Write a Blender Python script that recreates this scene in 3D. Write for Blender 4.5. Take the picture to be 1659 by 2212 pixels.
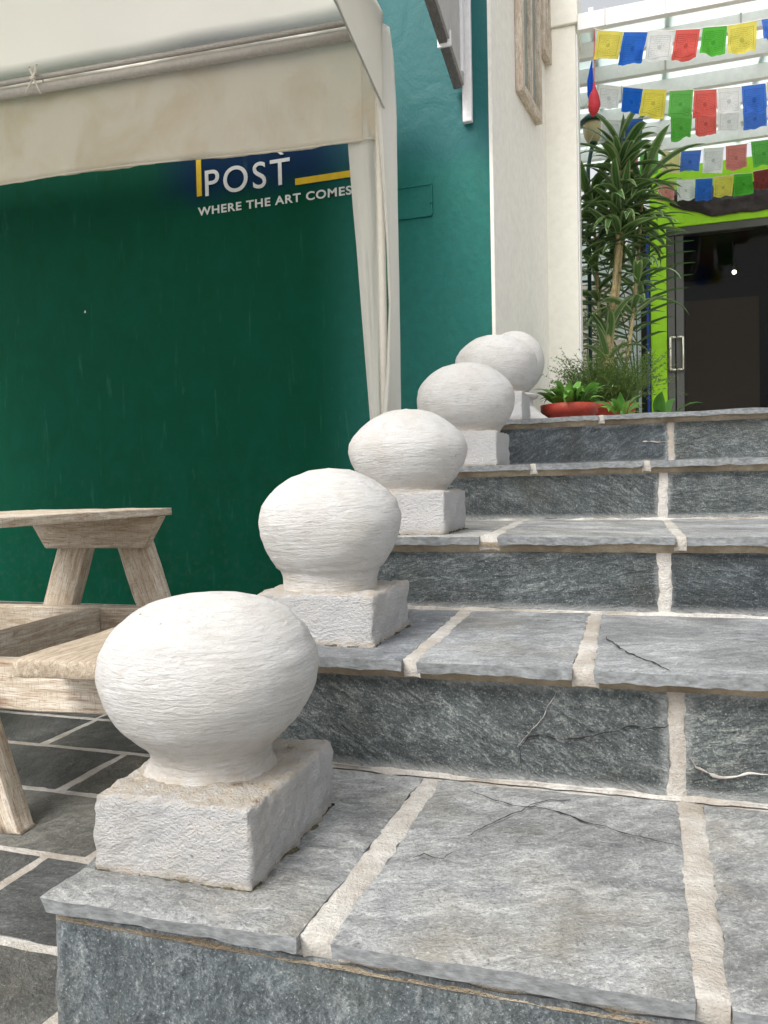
import bpy, bmesh, math, random
from mathutils import Vector, Matrix, noise
random.seed(7)
for o in list(bpy.data.objects): bpy.data.objects.remove(o)
S = bpy.context.scene
COL = S.collection
R = math.radians

# ------------------------------------------------------------------ camera
CAM = Vector((0.4336, -0.7496, 0.4706))
YAW, PITCH, ROLL, FPX = -0.3132, -0.0312, -0.0210, 1716.5
_f = Vector((math.sin(YAW)*math.cos(PITCH), math.cos(YAW)*math.cos(PITCH), math.sin(PITCH)))
_r0 = Vector((math.cos(YAW), -math.sin(YAW), 0)); _u0 = _r0.cross(_f)
_r = _r0*math.cos(ROLL) + _u0*math.sin(ROLL); _u = -_r0*math.sin(ROLL) + _u0*math.cos(ROLL)
cd = bpy.data.cameras.new('camera'); cam = bpy.data.objects.new('camera', cd); COL.objects.link(cam)
M = Matrix((_r, _u, -_f)).transposed().to_4x4(); M.translation = CAM
cam.matrix_world = M
cd.sensor_fit = 'VERTICAL'; cd.sensor_height = 36; cd.lens = 36*FPX/2212
cd.clip_start = 0.02; cd.clip_end = 500
S.camera = cam
S.render.resolution_x, S.render.resolution_y = 768, 1024
def at(x, y, Y):
    """direction of a point of the photograph (1659 x 2212) met with the upright plane at depth Y"""
    d = _f + _r*((x-829.5)/FPX) - _u*((y-1106)/FPX)
    return CAM + d*((Y-CAM.y)/d.y)

# ------------------------------------------------------------------ sky, sun, exposure
TO_SUN = Vector((-0.30, -0.74, 0.92)).normalized()
w = bpy.data.worlds.new('World'); S.world = w; w.use_nodes = True
nt = w.node_tree; bg = nt.nodes['Background']
sky = nt.nodes.new('ShaderNodeTexSky'); sky.sky_type = 'NISHITA'; sky.sun_disc = False
sky.sun_elevation = math.asin(TO_SUN.z); sky.sun_rotation = math.atan2(TO_SUN.x, TO_SUN.y)
sky.air_density = 1.0; sky.dust_density = 4.0; sky.ozone_density = 1.0
hs = nt.nodes.new('ShaderNodeHueSaturation'); hs.inputs['Saturation'].default_value = 0.14
nt.links.new(sky.outputs[0], hs.inputs['Color']); nt.links.new(hs.outputs[0], bg.inputs[0])
bg.inputs[1].default_value = 0.14
sd = bpy.data.lights.new('sun', 'SUN'); sd.energy = 1.25; sd.angle = R(20); sd.color = (1, .96, .9)
so = bpy.data.objects.new('sun', sd); COL.objects.link(so)
so.rotation_euler = TO_SUN.to_track_quat('Z', 'Y').to_euler(); so.location = (-3, -6, 8)
S.view_settings.view_transform = 'Standard'; S.view_settings.look = 'None'
S.view_settings.gamma = 1; S.view_settings.use_curve_mapping = False
S.view_settings.exposure = 0.86

# ------------------------------------------------------------------ material helpers
class G:
    def __init__(s, name):
        s.m = bpy.data.materials.new(name); s.m.use_nodes = True
        s.t = s.m.node_tree; s.n = s.t.nodes; s.b = s.n['Principled BSDF']; s.out = s.n['Material Output']
        s.pos = s.n.new('ShaderNodeNewGeometry').outputs['Position']
    def put(s, sock, v):
        if hasattr(v, 'is_output'): s.t.links.new(v, sock)
        elif isinstance(v, (tuple, list)) and len(v) == 3 and sock.type == 'RGBA': sock.default_value = (*v, 1)
        else: sock.default_value = v
    def node(s, typ, ins={}, **kw):
        n = s.n.new(typ)
        for k, v in kw.items(): setattr(n, k, v)
        for k, v in ins.items(): s.put(n.inputs[k], v)
        return n
    def map(s, vec, scale=(1, 1, 1), rot=(0, 0, 0), loc=(0, 0, 0)):
        return s.node('ShaderNodeMapping', {'Vector': vec, 'Scale': scale, 'Rotation': rot, 'Location': loc}).outputs[0]
    def noise(s, vec, sc, det=4, rough=.55, dist=0.):
        return s.node('ShaderNodeTexNoise', {'Vector': vec, 'Scale': sc, 'Detail': det, 'Roughness': rough, 'Distortion': dist}).outputs['Fac']
    def ramp(s, fac, stops, interp='LINEAR'):
        n = s.node('ShaderNodeValToRGB', {'Fac': fac}); e = n.color_ramp; e.interpolation = interp
        while len(e.elements) < len(stops): e.elements.new(0.5)
        for el, (p, c) in zip(e.elements, stops):
            el.position = p; el.color = (*((c, c, c) if not isinstance(c, tuple) else c), 1)
        return n.outputs[0]
    def mix(s, f, a, b, mode='MIX'):
        n = s.n.new('ShaderNodeMix'); n.data_type = 'RGBA'; n.blend_type = mode
        s.put(n.inputs['Factor'], f); s.put(n.inputs[6], a); s.put(n.inputs[7], b)
        return n.outputs[2]
    def math(s, op, a, b=0., c=0.):
        n = s.n.new('ShaderNodeMath'); n.operation = op
        s.put(n.inputs[0], a); s.put(n.inputs[1], b); s.put(n.inputs[2], c); return n.outputs[0]
    def bump(s, h, strength=.5, dist=.01, normal=None):
        n = s.node('ShaderNodeBump', {'Height': h, 'Strength': strength, 'Distance': dist})
        if normal: s.put(n.inputs['Normal'], normal)
        return n.outputs[0]
    def fin(s, col, rough=.6, normal=None, spec=.4, metal=0.):
        s.put(s.b.inputs['Base Color'], col); s.put(s.b.inputs['Roughness'], rough)
        s.put(s.b.inputs['Specular IOR Level'], spec); s.put(s.b.inputs['Metallic'], metal)
        if normal: s.put(s.b.inputs['Normal'], normal)
        return s.m
    def translucent(s, col, f):
        tr = s.node('ShaderNodeBsdfTranslucent', {'Color': col}); mx = s.node('ShaderNodeMixShader', {0: f})
        s.t.links.new(s.b.outputs[0], mx.inputs[1]); s.t.links.new(tr.outputs[0], mx.inputs[2])
        s.t.links.new(mx.outputs[0], s.out.inputs[0]); return s.m
    def rnd(s): return s.node('ShaderNodeObjectInfo').outputs['Random']
    def sepz(s, v): return s.node('ShaderNodeSeparateXYZ', {0: v}).outputs

def slate(name, dark, mid, light, stretch, rot, bumpd, sc=1., brown=.35, rough=.62, bloom=0.):
    """cleft slate: grain runs its own way in every stone; pale lime bloom at the rim where mortar water dried"""
    g = G(name); r = g.rnd()
    off = g.node('ShaderNodeCombineXYZ', {0: g.math('MULTIPLY', r, 37.), 1: g.math('MULTIPLY', r, 19.), 2: g.math('MULTIPLY', r, 7.)}).outputs[0]
    p = g.node('ShaderNodeVectorMath', {0: g.pos, 1: off}, operation='ADD').outputs[0]
    rr = g.node('ShaderNodeVectorRotate', {'Vector': p, 'Angle': g.math('MULTIPLY', g.math('SUBTRACT', r, .5), rot)}, rotation_type='Y_AXIS' if 'riser' in name else 'Z_AXIS').outputs[0]
    half = tuple(1+(q-1)*.4 for q in stretch)
    n1 = g.noise(g.map(rr, stretch), 17*sc, 7, .64, 1.3); n2 = g.noise(g.map(rr, half), 80*sc, 5, .72, .5); n3 = g.noise(p, 5*sc, 4, .6)
    n4 = g.noise(p, 260*sc, 3, .75); n5 = g.noise(g.map(rr, half), 3.4*sc, 5, .62, 1.2); n6 = g.noise(g.map(rr, stretch), 48*sc, 4, .7, .8)
    v = g.math('ADD', g.math('MULTIPLY', n1, .40), g.math('ADD', g.math('MULTIPLY', n2, .35), g.math('MULTIPLY', n4, .25)))
    c = g.ramp(v, [(.34, dark), (.50, mid), (.66, light)])
    c = g.mix(1., c, g.ramp(n5, [(.28, .55), (.48, .95), (.70, 1.55)]), 'MULTIPLY')
    c = g.mix(g.ramp(n3, [(.52, 0.), (.72, brown)]), c, tuple(m_*k for m_, k in zip(mid, (1.0, .86, .62))))
    c = g.mix(g.ramp(n4, [(.60, 0.), (.72, .7)]), c, tuple(min(.6, q*1.6) for q in light))
    c = g.mix(g.ramp(n4, [(.27, .75), (.42, 0.)]), c, tuple(q*.35 for q in dark))
    c = g.mix(g.ramp(n6, [(.30, .55), (.42, 0.)]), c, tuple(q*.6 for q in dark))
    r2 = g.math('FRACT', g.math('MULTIPLY', r, 7.31))
    c = g.mix(1., c, g.ramp(r2, [(0, (.66, .69, .75)), (.5, (1., 1., 1.)), (1, (1.26, 1.21, 1.13))]), 'MULTIPLY')
    if bloom:
        rim = g.node('ShaderNodeAttribute', attribute_name='rim').outputs['Fac']; low = g.node('ShaderNodeAttribute', attribute_name='low').outputs['Fac']
        e1 = g.node('ShaderNodeMapRange', {0: g.math('ADD', low, g.math('MULTIPLY', g.math('SUBTRACT', n2, .5), .030)), 1: .020, 2: .003}, interpolation_type='SMOOTHSTEP').outputs[0]
        e2 = g.node('ShaderNodeMapRange', {0: g.math('ADD', rim, g.math('MULTIPLY', g.math('SUBTRACT', n3, .5), .05)), 1: .016, 2: .0}, interpolation_type='SMOOTHSTEP').outputs[0]
        c = g.mix(g.math('MULTIPLY', g.math('MAXIMUM', e1, g.math('MULTIPLY', e2, .6)), g.math('MULTIPLY', g.ramp(n2, [(.3, .25), (.6, 1.)]), bloom)), c, (.46, .47, .46))
    led = g.ramp(g.noise(g.map(rr, tuple(1+(q-1)*.6 for q in stretch)), 7.*sc, 6, .66, .9), [(.0, 0.), (.36, .2), (.43, .4), (.49, .6), (.56, .8), (.64, 1.)], 'CONSTANT')
    h = g.math('ADD', g.math('ADD', n1, g.math('MULTIPLY', n2, .6)), g.math('ADD', g.math('MULTIPLY', n6, .7), g.math('ADD', g.math('MULTIPLY', n4, .22), g.math('MULTIPLY', led, .6))))
    return g.fin(c, g.ramp(n2, [(.3, rough-.14), (.7, rough+.14)]), g.bump(h, .9, bumpd), .42)
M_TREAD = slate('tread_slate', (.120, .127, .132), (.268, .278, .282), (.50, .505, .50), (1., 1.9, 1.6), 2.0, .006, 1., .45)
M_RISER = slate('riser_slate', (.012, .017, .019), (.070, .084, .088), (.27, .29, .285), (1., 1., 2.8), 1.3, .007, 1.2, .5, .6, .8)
M_FLOOR = slate('floor_slate', (.045, .047, .044), (.098, .10, .094), (.19, .19, .175), (1., 1.8, 2.), 2.5, .004, .8, .35)
M_EDGE = None
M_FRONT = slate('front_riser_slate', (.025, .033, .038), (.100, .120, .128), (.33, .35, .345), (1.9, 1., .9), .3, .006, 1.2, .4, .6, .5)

def mk_mortar(name, a, b):
    g = G(name); n = g.noise(g.pos, 60, 6, .7); n2 = g.noise(g.pos, 7, 4, .6); n3 = g.noise(g.pos, 260, 3, .6)
    c = g.ramp(n, [(.3, tuple(x*.72 for x in a)), (.65, a)])
    c = g.mix(g.ramp(n2, [(.42, 0.), (.64, .9)]), c, b)
    c = g.mix(g.ramp(n3, [(.30, .6), (.44, 0.)]), c, tuple(x*.45 for x in a))
    return g.fin(c, .9, g.bump(g.math('ADD', n, g.math('MULTIPLY', n3, .5)), .9, .006), .2)
M_MORTAR = mk_mortar('pale_mortar', (.60, .575, .535), (.34, .30, .25))
M_BED = mk_mortar('brown_mortar', (.50, .42, .31), (.20, .155, .105))

g = G('whitewash')   # limewashed concrete: brush strokes run round the balls, grime on flats and in hollows
st = g.map(g.pos, (1, 1, 6.)); nb = g.noise(st, 34, 7, .72, .5); nf = g.noise(g.pos, 230, 5, .7); nl = g.noise(g.pos, 9, 5, .6)
nm = g.noise(g.pos, 45, 5, .7)
c = g.mix(g.ramp(nl, [(.40, 0.), (.72, .55)]), (.62, .615, .605), (.50, .465, .41))
c = g.mix(g.ramp(nb, [(.30, .60), (.46, 0.)]), c, (.42, .40, .37))
c = g.mix(g.ramp(nf, [(.30, .45), (.43, 0.)]), c, (.48, .46, .43))
wear = g.noise(g.map(g.pos, (1, 1, 2.)), 16, 5, .7, 1.)
c = g.mix(g.ramp(wear, [(.54, 0.), (.68, .42)]), c, (.44, .42, .385))
up = g.sepz(g.node('ShaderNodeNewGeometry').outputs['Normal'])[2]
flat = g.attr = g.node('ShaderNodeAttribute', attribute_name='grime').outputs['Fac']
c = g.mix(g.math('MULTIPLY', flat, g.ramp(nm, [(.38, .2), (.60, .9)])), c, (.46, .385, .295))
c = g.mix(g.ramp(g.noise(g.pos, 60, 2, .5), [(.76, 0.), (.79, .8)]), c, (.25, .19, .15))
h = g.math('ADD', g.math('MULTIPLY', nb, 1.), g.math('ADD', g.math('MULTIPLY', nf, .30), g.math('MULTIPLY', nm, .45)))
M_WHITE = g.fin(c, .82, g.bump(h, .9, .0068), .15)
g = G('whitewash_rough')
nf = g.noise(g.map(g.pos, (1, 1, 1.5)), 260, 5, .7); nl = g.noise(g.pos, 8, 5, .6); nm = g.noise(g.pos, 45, 5, .7); nb = g.noise(g.map(g.pos, (1, 1, 1.6)), 105, 5, .65)
c = g.mix(g.ramp(nl, [(.40, 0.), (.72, .5)]), (.68, .68, .685), (.57, .535, .475))
c = g.mix(g.ramp(nf, [(.32, .5), (.45, 0.)]), c, (.50, .48, .45))
gr = g.node('ShaderNodeAttribute', attribute_name='grime').outputs['Fac']
c = g.mix(g.math('MULTIPLY', gr, g.ramp(nm, [(.36, .2), (.60, 1.)])), c, (.60, .515, .405))
c = g.mix(g.math('MULTIPLY', g.math('SUBTRACT', gr, .55), g.ramp(nm, [(.60, 0.), (.68, 1.6)])), c, (.24, .16, .11))
c = g.mix(g.ramp(g.noise(g.pos, 75, 3, .6), [(.72, 0.), (.76, .8)]), c, (.22, .19, .15))
h = g.math('ADD', g.math('MULTIPLY', nf, .8), nb)
M_WHITER = g.fin(c, .85, g.bump(h, 1., .0105), .12)

g = G('wall_paint')   # teal gloss over lumpy plaster, tent shade coloured in green, deeper blue towards the top
x, y, z = g.sepz(g.pos)[0:3]
n1 = g.noise(g.map(g.pos, (1, 1, .6)), 5, 4, .55, 1.2); n2 = g.noise(g.pos, 28, 5, .6, .3); n3 = g.noise(g.map(g.pos, (1, 1, .25)), 90, 4, .6)
zz = g.math('ADD', z, g.math('MULTIPLY', n1, .15))
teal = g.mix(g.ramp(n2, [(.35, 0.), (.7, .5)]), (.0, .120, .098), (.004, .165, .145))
green = g.mix(g.ramp(n1, [(.35, 0.), (.65, 1.)]), (.0, .050, .025), (.0, .057, .032))  # shade under the tent, put into the wall colour as dark green
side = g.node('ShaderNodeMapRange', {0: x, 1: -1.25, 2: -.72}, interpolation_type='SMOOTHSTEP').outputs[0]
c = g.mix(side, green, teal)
up_ = g.node('ShaderNodeMapRange', {0: zz, 1: 2.09, 2: 2.26}, interpolation_type='SMOOTHSTEP').outputs[0]
pan = g.node('ShaderNodeMapRange', {0: x, 1: -2.25, 2: -1.86}, interpolation_type='SMOOTHSTEP').outputs[0]
c = g.mix(g.math('MULTIPLY', up_, pan), c, g.mix(side, (.002, .020, .060), (.003, .108, .112)))
scuff = g.noise(g.map(g.pos, (1, 1, .12)), 26, 5, .7, .4); low = g.node('ShaderNodeMapRange', {0: zz, 1: .9, 2: .1}).outputs[0]
c = g.mix(g.ramp(scuff, [(.60, 0.), (.76, .28)]), c, (.05, .18, .14))
c = g.mix(g.math('MULTIPLY', low, g.ramp(n2, [(.50, 0.), (.75, .22)])), c, (.05, .075, .06))
roll = g.noise(g.pos, 170, 3, .6)
h = g.math('ADD', g.math('ADD', g.math('MULTIPLY', n1, 1.6), g.math('MULTIPLY', roll, .10)), g.math('ADD', g.math('MULTIPLY', n2, .35), g.math('MULTIPLY', n3, .12)))
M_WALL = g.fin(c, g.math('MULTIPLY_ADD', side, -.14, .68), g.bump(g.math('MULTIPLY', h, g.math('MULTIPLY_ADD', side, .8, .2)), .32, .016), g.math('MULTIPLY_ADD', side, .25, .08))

def plain(name, col, rough=.5, var=.12, bd=.002, sc=30., spec=.4, metal=0., stretch=(1, 1, 1)):
    g = G(name); n = g.noise(g.map(g.pos, stretch), sc, 5, .6); n2 = g.noise(g.pos, 4, 4, .6)
    c = g.mix(g.ramp(n, [(.3, 0.), (.7, 1.)]), tuple(v*(1-var) for v in col), tuple(min(1, v*(1+var)) for v in col))
    c = g.mix(g.ramp(n2, [(.5, 0.), (.8, var*1.5)]), c, tuple(v*.6 for v in col))
    return g.fin(c, rough, g.bump(n, .5, bd), spec, metal)
M_CREAM = plain('cream_plaster', (.83, .81, .74), .75, .06, .004, 22)
M_PIL = plain('ivory_plaster', (.86, .84, .745), .7, .04, .003, 25)
M_YELLOW = plain('yellow_paint', (.62, .42, .01), .5, .1)
M_LETTER = plain('letter_paint', (.62, .64, .64), .5, .06)
M_METAL = plain('grey_pipe', (.45, .43, .41), .42, .1, .001, 60, .5, .25)
M_POLE = plain('cream_pole', (.70, .66, .58), .35, .05, .001, 30, .5)
M_ALU = plain('door_metal', (.10, .10, .092), .35, .1, .001, 60, .5, .5)
M_STEEL = plain('brass_steel', (.78, .74, .62), .22, .06, .001, 60, .5, .9)
M_LIME = plain('lime_paint', (.36, .72, .015), .5, .06, .002, 20)
M_DARKBOARD = plain('weathered_dark_timber', (.16, .145, .14), .65, .35, .003, 40, .4, 0., (4, 1, 1))
M_GREYBOARD = plain('weathered_grey_board', (.46, .45, .44), .7, .25, .003, 60, .3, 0., (1, 6, .3))
M_WHITEPAINT = plain('white_paint', (.80, .79, .80), .5, .06, .003, 40)
M_BEAM = plain('roof_beam_paint', (.82, .81, .80), .55, .06, .002, 25)
M_CLAY = plain('red_clay', (.30, .035, .018), .55, .2, .003, 40)
M_SOIL = plain('soil', (.05, .035, .025), .9, .4, .01, 60)
M_BARK = plain('cane_bark', (.36, .29, .15), .75, .45, .006, 30, .3, 0., (4, 4, 1))
M_BLACK = plain('black_tarp', (.035, .028, .03), .38, .4, .01, 30)
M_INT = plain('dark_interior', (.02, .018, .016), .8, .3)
M_BROWN = plain('brown_panel', (.075, .036, .012), .6, .2)
M_BLUE = plain('blue_paint', (.01, .05, .30), .5, .1)
M_LAMPCAP = plain('lamp_green', (.015, .07, .06), .4, .1)
M_HOUSE = plain('pale_house_wall', (.78, .77, .75), .75, .08, .004, 14)
M_TILE = plain('beige_block', (.55, .50, .43), .8, .2, .004, 30)
M_EDGE = plain('sawn_slate_edge', (.215, .226, .232), .6, .38, .004, 70, .35, 0., (1, 1, 2))
M_CRACK = plain('crack_shadow', (.018, .018, .018), .95, .3)
M_CONC = plain('concrete', (.40, .38, .35), .85, .15, .004, 40)
M_MOSS = plain('mossy_grit', (.075, .068, .038), .95, .6, .006, 160)
M_CORD = plain('white_cord', (.72, .68, .62), .8, .08, .002, 60)
M_RED = plain('red_cloth', (.38, .02, .03), .7, .2)

g = G('frosted_lamp_glass'); M_LAMPGLASS = g.fin((.50, .42, .22), .35, None, .5)
g = G('lit_bulb'); g.put(g.b.inputs['Emission Color'], (1, .86, .62)); g.put(g.b.inputs['Emission Strength'], 14.); M_BULB = g.fin((1, .9, .75), .4)
g = G('door_glass'); g.put(g.b.inputs['Transmission Weight'], 1.); g.put(g.b.inputs['IOR'], 1.14); M_GLASS = g.fin((.80, .84, .82), .01, None, .5)
g = G('window_glass'); M_PANE = g.fin((.30, .38, .36), .06, None, 1.0, .3)
g = G('bright_pane'); n = g.noise(g.pos, 6, 3, .5); M_SHEET = g.fin(g.ramp(n, [(.3, (.74, .80, .78)), (.7, (.86, .90, .88))]), .35, None, .4); g.translucent((.86, .93, .91), .80)

def cloth(name, col, tr, f, stain=True):
    g = G(name); n = g.noise(g.pos, 3.2, 5, .6, .8); n2 = g.noise(g.pos, 14, 5, .65); n3 = g.noise(g.pos, 420, 2, .5)
    c = col
    if stain:
        c = g.mix(g.ramp(n, [(.46, 0.), (.66, .75)]), col, tuple(a*b for a, b in zip(col, (.84, .77, .64))))
        c = g.mix(g.ramp(n2, [(.60, 0.), (.78, .35)]), c, tuple(a*.66 for a in col))
    g.fin(c, .62, g.bump(g.math('ADD', g.math('MULTIPLY', n2, 1.), g.math('MULTIPLY', n3, .05)), .35, .02), .3)
    return g.translucent(tr, f)
M_TENT = cloth('tent_canvas', (.92, .885, .81), (.93, .89, .81), .52)
M_TENTW = cloth('tent_canvas_white', (.88, .865, .82), (.90, .88, .83), .48, False)
M_ROOF = cloth('tent_roof_canvas', (.86, .84, .79), (.95, .93, .88), .78, False)

def flagmat(name, col):
    g = G(name); uv = g.node('ShaderNodeUVMap').outputs[0]; u, v = g.sepz(uv)[0:2]
    ln = g.math('SINE', g.math('MULTIPLY', v, 105.)); br = g.noise(g.map(uv, (34, 17, 1)), 1.6, 2, .5)
    inside = g.math('MULTIPLY', g.math('COMPARE', u, .5, .36), g.math('COMPARE', v, .48, .34))
    pr = g.math('MULTIPLY', g.math('MULTIPLY', g.math('GREATER_THAN', ln, .15), g.math('GREATER_THAN', br, .5)), inside)
    du = g.math('ABSOLUTE', g.math('SUBTRACT', u, .5)); dv = g.math('ABSOLUTE', g.math('SUBTRACT', v, .48))
    bd = g.math('MAXIMUM', g.math('MULTIPLY', g.math('COMPARE', du, .39, .012), g.math('LESS_THAN', dv, .38)), g.math('MULTIPLY', g.math('COMPARE', dv, .37, .010), g.math('LESS_THAN', du, .4)))
    mid = g.math('LESS_THAN', g.math('ADD', g.math('MULTIPLY', du, du), g.math('MULTIPLY', dv, dv)), .007)
    f = g.math('MAXIMUM', g.math('MAXIMUM', g.math('MULTIPLY', pr, .55), g.math('MULTIPLY', bd, .5)), g.math('MULTIPLY', mid, .45))
    pale = g.mix(g.math('MULTIPLY', g.rnd(), .30), col, tuple(.35+.6*x for x in col))
    pale = g.mix(g.ramp(g.noise(uv, 3.5, 4, .6), [(.45, 0.), (.7, .22)]), pale, tuple(x*.6+.1 for x in col))
    c = g.mix(f, pale, tuple(x*.35 for x in col)); g.fin(c, .8, None, .1)
    return g.translucent(c, .68)
FL = {'y': flagmat('flag_yellow', (.86, .74, .09)), 'b': flagmat('flag_blue', (.015, .15, .68)), 'w': flagmat('flag_white', (.86, .86, .87)),
      'r': flagmat('flag_red', (.80, .08, .06)), 'g': flagmat('flag_green', (.10, .48, .05)), 'p': flagmat('flag_faded_red', (.72, .22, .20)),
      'l': flagmat('flag_pale_yellow', (.80, .72, .30)), 'm': flagmat('flag_maroon', (.24, .02, .02))}

def leafmat(name, dark, lite, stripe):
    g = G(name); uv = g.node('ShaderNodeUVMap').outputs[0]; u = g.sepz(uv)[0]; r = g.rnd()
    d = g.math('ABSOLUTE', g.math('SUBTRACT', u, .5))
    c = g.mix(r, dark, lite)
    c = g.mix(g.ramp(d, [(.26, 0.), (.34, stripe), (.47, stripe), (.5, .1)]), c, (.38, .46, .22))
    c = g.mix(g.ramp(d, [(.0, stripe*.8), (.04, 0.)]), c, (.25, .36, .14))
    g.fin(c, .32, None, .55); return g.translucent(c, .25)
M_LEAF = leafmat('striped_strap_leaf', (.036, .105, .028), (.105, .215, .058), .6)
M_HOSTA = leafmat('fresh_broad_leaf', (.07, .23, .03), (.16, .38, .06), .12)
M_PALM = leafmat('palm_leaf', (.018, .065, .018), (.05, .13, .03), .0)
M_FERN = leafmat('fern_needle', (.075, .15, .025), (.13, .23, .05), .0)

g = G('whitewashed_timber')    # grain follows the attribute 'gco' (long axis = x)
ga = g.node('ShaderNodeAttribute', attribute_name='gco').outputs['Vector']
n1 = g.noise(g.map(ga, (1, 9, 9)), 9, 6, .65, 1.); n2 = g.noise(g.map(ga, (2.2, 40, 40)), 12, 5, .7, .4); n3 = g.noise(g.map(ga, (16, 1.5, 1.5)), 26, 4, .7); n4 = g.noise(ga, 4, 4, .6)
c = g.ramp(n1, [(.28, (.34, .26, .18)), (.5, (.60, .53, .43)), (.70, (.80, .76, .68))])
c = g.mix(g.ramp(n2, [(.53, 0.), (.64, .8)]), c, (.27, .12, .065))
c = g.mix(g.ramp(n3, [(.54, 0.), (.66, .6)]), c, (.26, .18, .12))
c = g.mix(g.ramp(n4, [(.5, 0.), (.75, .6)]), c, (.36, .28, .19))
M_WOOD = g.fin(c, .7, g.bump(g.math('ADD', g.math('ADD', n1, n2), g.math('MULTIPLY', n3, .4)), .6, .003), .25)
g = G('brown_timber_face')
ga = g.node('ShaderNodeAttribute', attribute_name='gco').outputs['Vector']
n1 = g.noise(g.map(ga, (1, 10, 10)), 8, 6, .65, 1.); n2 = g.noise(g.map(ga, (3, 40, 40)), 12, 5, .7, .4)
c = g.ramp(n1, [(.28, (.25, .19, .13)), (.52, (.45, .375, .285)), (.72, (.62, .56, .46))])
c = g.mix(g.ramp(n2, [(.52, 0.), (.66, .8)]), c, (.17, .11, .065))
M_WOODB = g.fin(c, .65, g.bump(g.math('ADD', n1, n2), .6, .003), .3)

# ------------------------------------------------------------------ object helpers
def tag(o, label=None, cat=None, group=None, kind=None):
    if label: o['label'] = label
    if cat: o['category'] = cat
    if group: o['group'] = group
    if kind: o['kind'] = kind
    return o
def empty(name, loc=(0, 0, 0), label=None, cat=None, group=None):
    o = bpy.data.objects.new(name, None); COL.objects.link(o); o.location = loc; o.empty_display_size = .1
    return tag(o, label, cat, group)
def wloc(o):
    v = Vector((0, 0, 0))
    while o: v += Vector(o.location); o = o.parent
    return v
def link(name, me, mat, parent=None, smooth=True):
    if mat and not me.materials: me.materials.append(mat)
    if smooth:
        me.polygons.foreach_set('use_smooth', [True]*len(me.polygons))
    o = bpy.data.objects.new(name, me); COL.objects.link(o)
    if parent:
        o.parent = parent; me.transform(Matrix.Translation(-wloc(parent)))
    return o
def bobj(name, bm, mat, parent=None, smooth=False, recalc=True):
    if recalc: bmesh.ops.recalc_face_normals(bm, faces=bm.faces)
    me = bpy.data.meshes.new(name); bm.to_mesh(me); bm.free()
    return link(name, me, mat, parent, smooth)
def nz(p, s, o=3): return noise.fractal(Vector(p)*s, 1.0, 2.0, o)
def add_box(bm, lo, hi, mx=None):
    vs = [bm.verts.new((x, y, z)) for x in (lo[0], hi[0]) for y in (lo[1], hi[1]) for z in (lo[2], hi[2])]
    fs = [(0, 1, 3, 2), (4, 6, 7, 5), (0, 4, 5, 1), (2, 3, 7, 6), (0, 2, 6, 4), (1, 5, 7, 3)]
    r = [bm.faces.new([vs[i] for i in f]) for f in fs]
    if mx:
        for v in vs: v.co = mx @ v.co
    return vs, r
def box(name, lo, hi, mat, parent=None, bev=.004, mx=None, seg=2):
    bm = bmesh.new(); add_box(bm, lo, hi, mx)
    if bev: bmesh.ops.bevel(bm, geom=bm.edges[:], offset=bev, segments=seg, affect='EDGES', profile=.5)
    return bobj(name, bm, mat, parent, False)
def rbox(name, lo, hi, r, cell, amp, mat, parent=None, mx=None, seed=0., grime=None, gco=None, freq=14):
    """rounded box of small faces, its surface uneven by amp"""
    lo, hi = Vector(lo), Vector(hi); bm = bmesh.new(); add_box(bm, lo, hi)
    for ax in range(3):
        n = max(3, int((hi[ax]-lo[ax])/cell))
        for i in range(1, n):
            no = Vector((0, 0, 0)); no[ax] = 1; co = lo.copy(); co[ax] += (hi[ax]-lo[ax])*i/n
            bmesh.ops.bisect_plane(bm, geom=bm.verts[:]+bm.edges[:]+bm.faces[:], plane_co=co, plane_no=no)
        for e in (lo, hi):   # tight loops beside the edges
            no = Vector((0, 0, 0)); no[ax] = 1; co = e.copy(); co[ax] += r*.5*(1 if e is lo else -1)
            bmesh.ops.bisect_plane(bm, geom=bm.verts[:]+bm.edges[:]+bm.faces[:], plane_co=co, plane_no=no)
    for v in bm.verts:
        c = Vector([min(max(v.co[i], lo[i]+r), hi[i]-r) for i in range(3)]); d = v.co-c
        if d.length > 1e-9: d.normalize(); v.co = c+d*r
        q = v.co+Vector((seed, seed*.7, seed*1.3))
        if amp: v.co += d*amp*(nz(q, freq) + .5*nz(q, freq*4, 2) + (.35*nz(q, freq*11, 2) if amp > .003 else 0))
    me = bpy.data.meshes.new(name)
    gc = [v.co.copy() for v in bm.verts]
    if mx:
        for v in bm.verts: v.co = mx @ v.co
    bmesh.ops.recalc_face_normals(bm, faces=bm.faces); bm.to_mesh(me); bm.free()
    if grime is not None:
        a = me.attributes.new('grime', 'FLOAT', 'POINT')
        for i, v in enumerate(me.vertices): a.data[i].value = grime(v.co, v.normal)
    if gco:
        a = me.attributes.new('gco', 'FLOAT_VECTOR', 'POINT')
        for i, q in enumerate(gc): a.data[i].vector = Vector((q[gco[0]], q[gco[1]], q[gco[2]]))+Vector((seed, seed, seed))
    return link(name, me, mat, parent, True)
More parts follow.
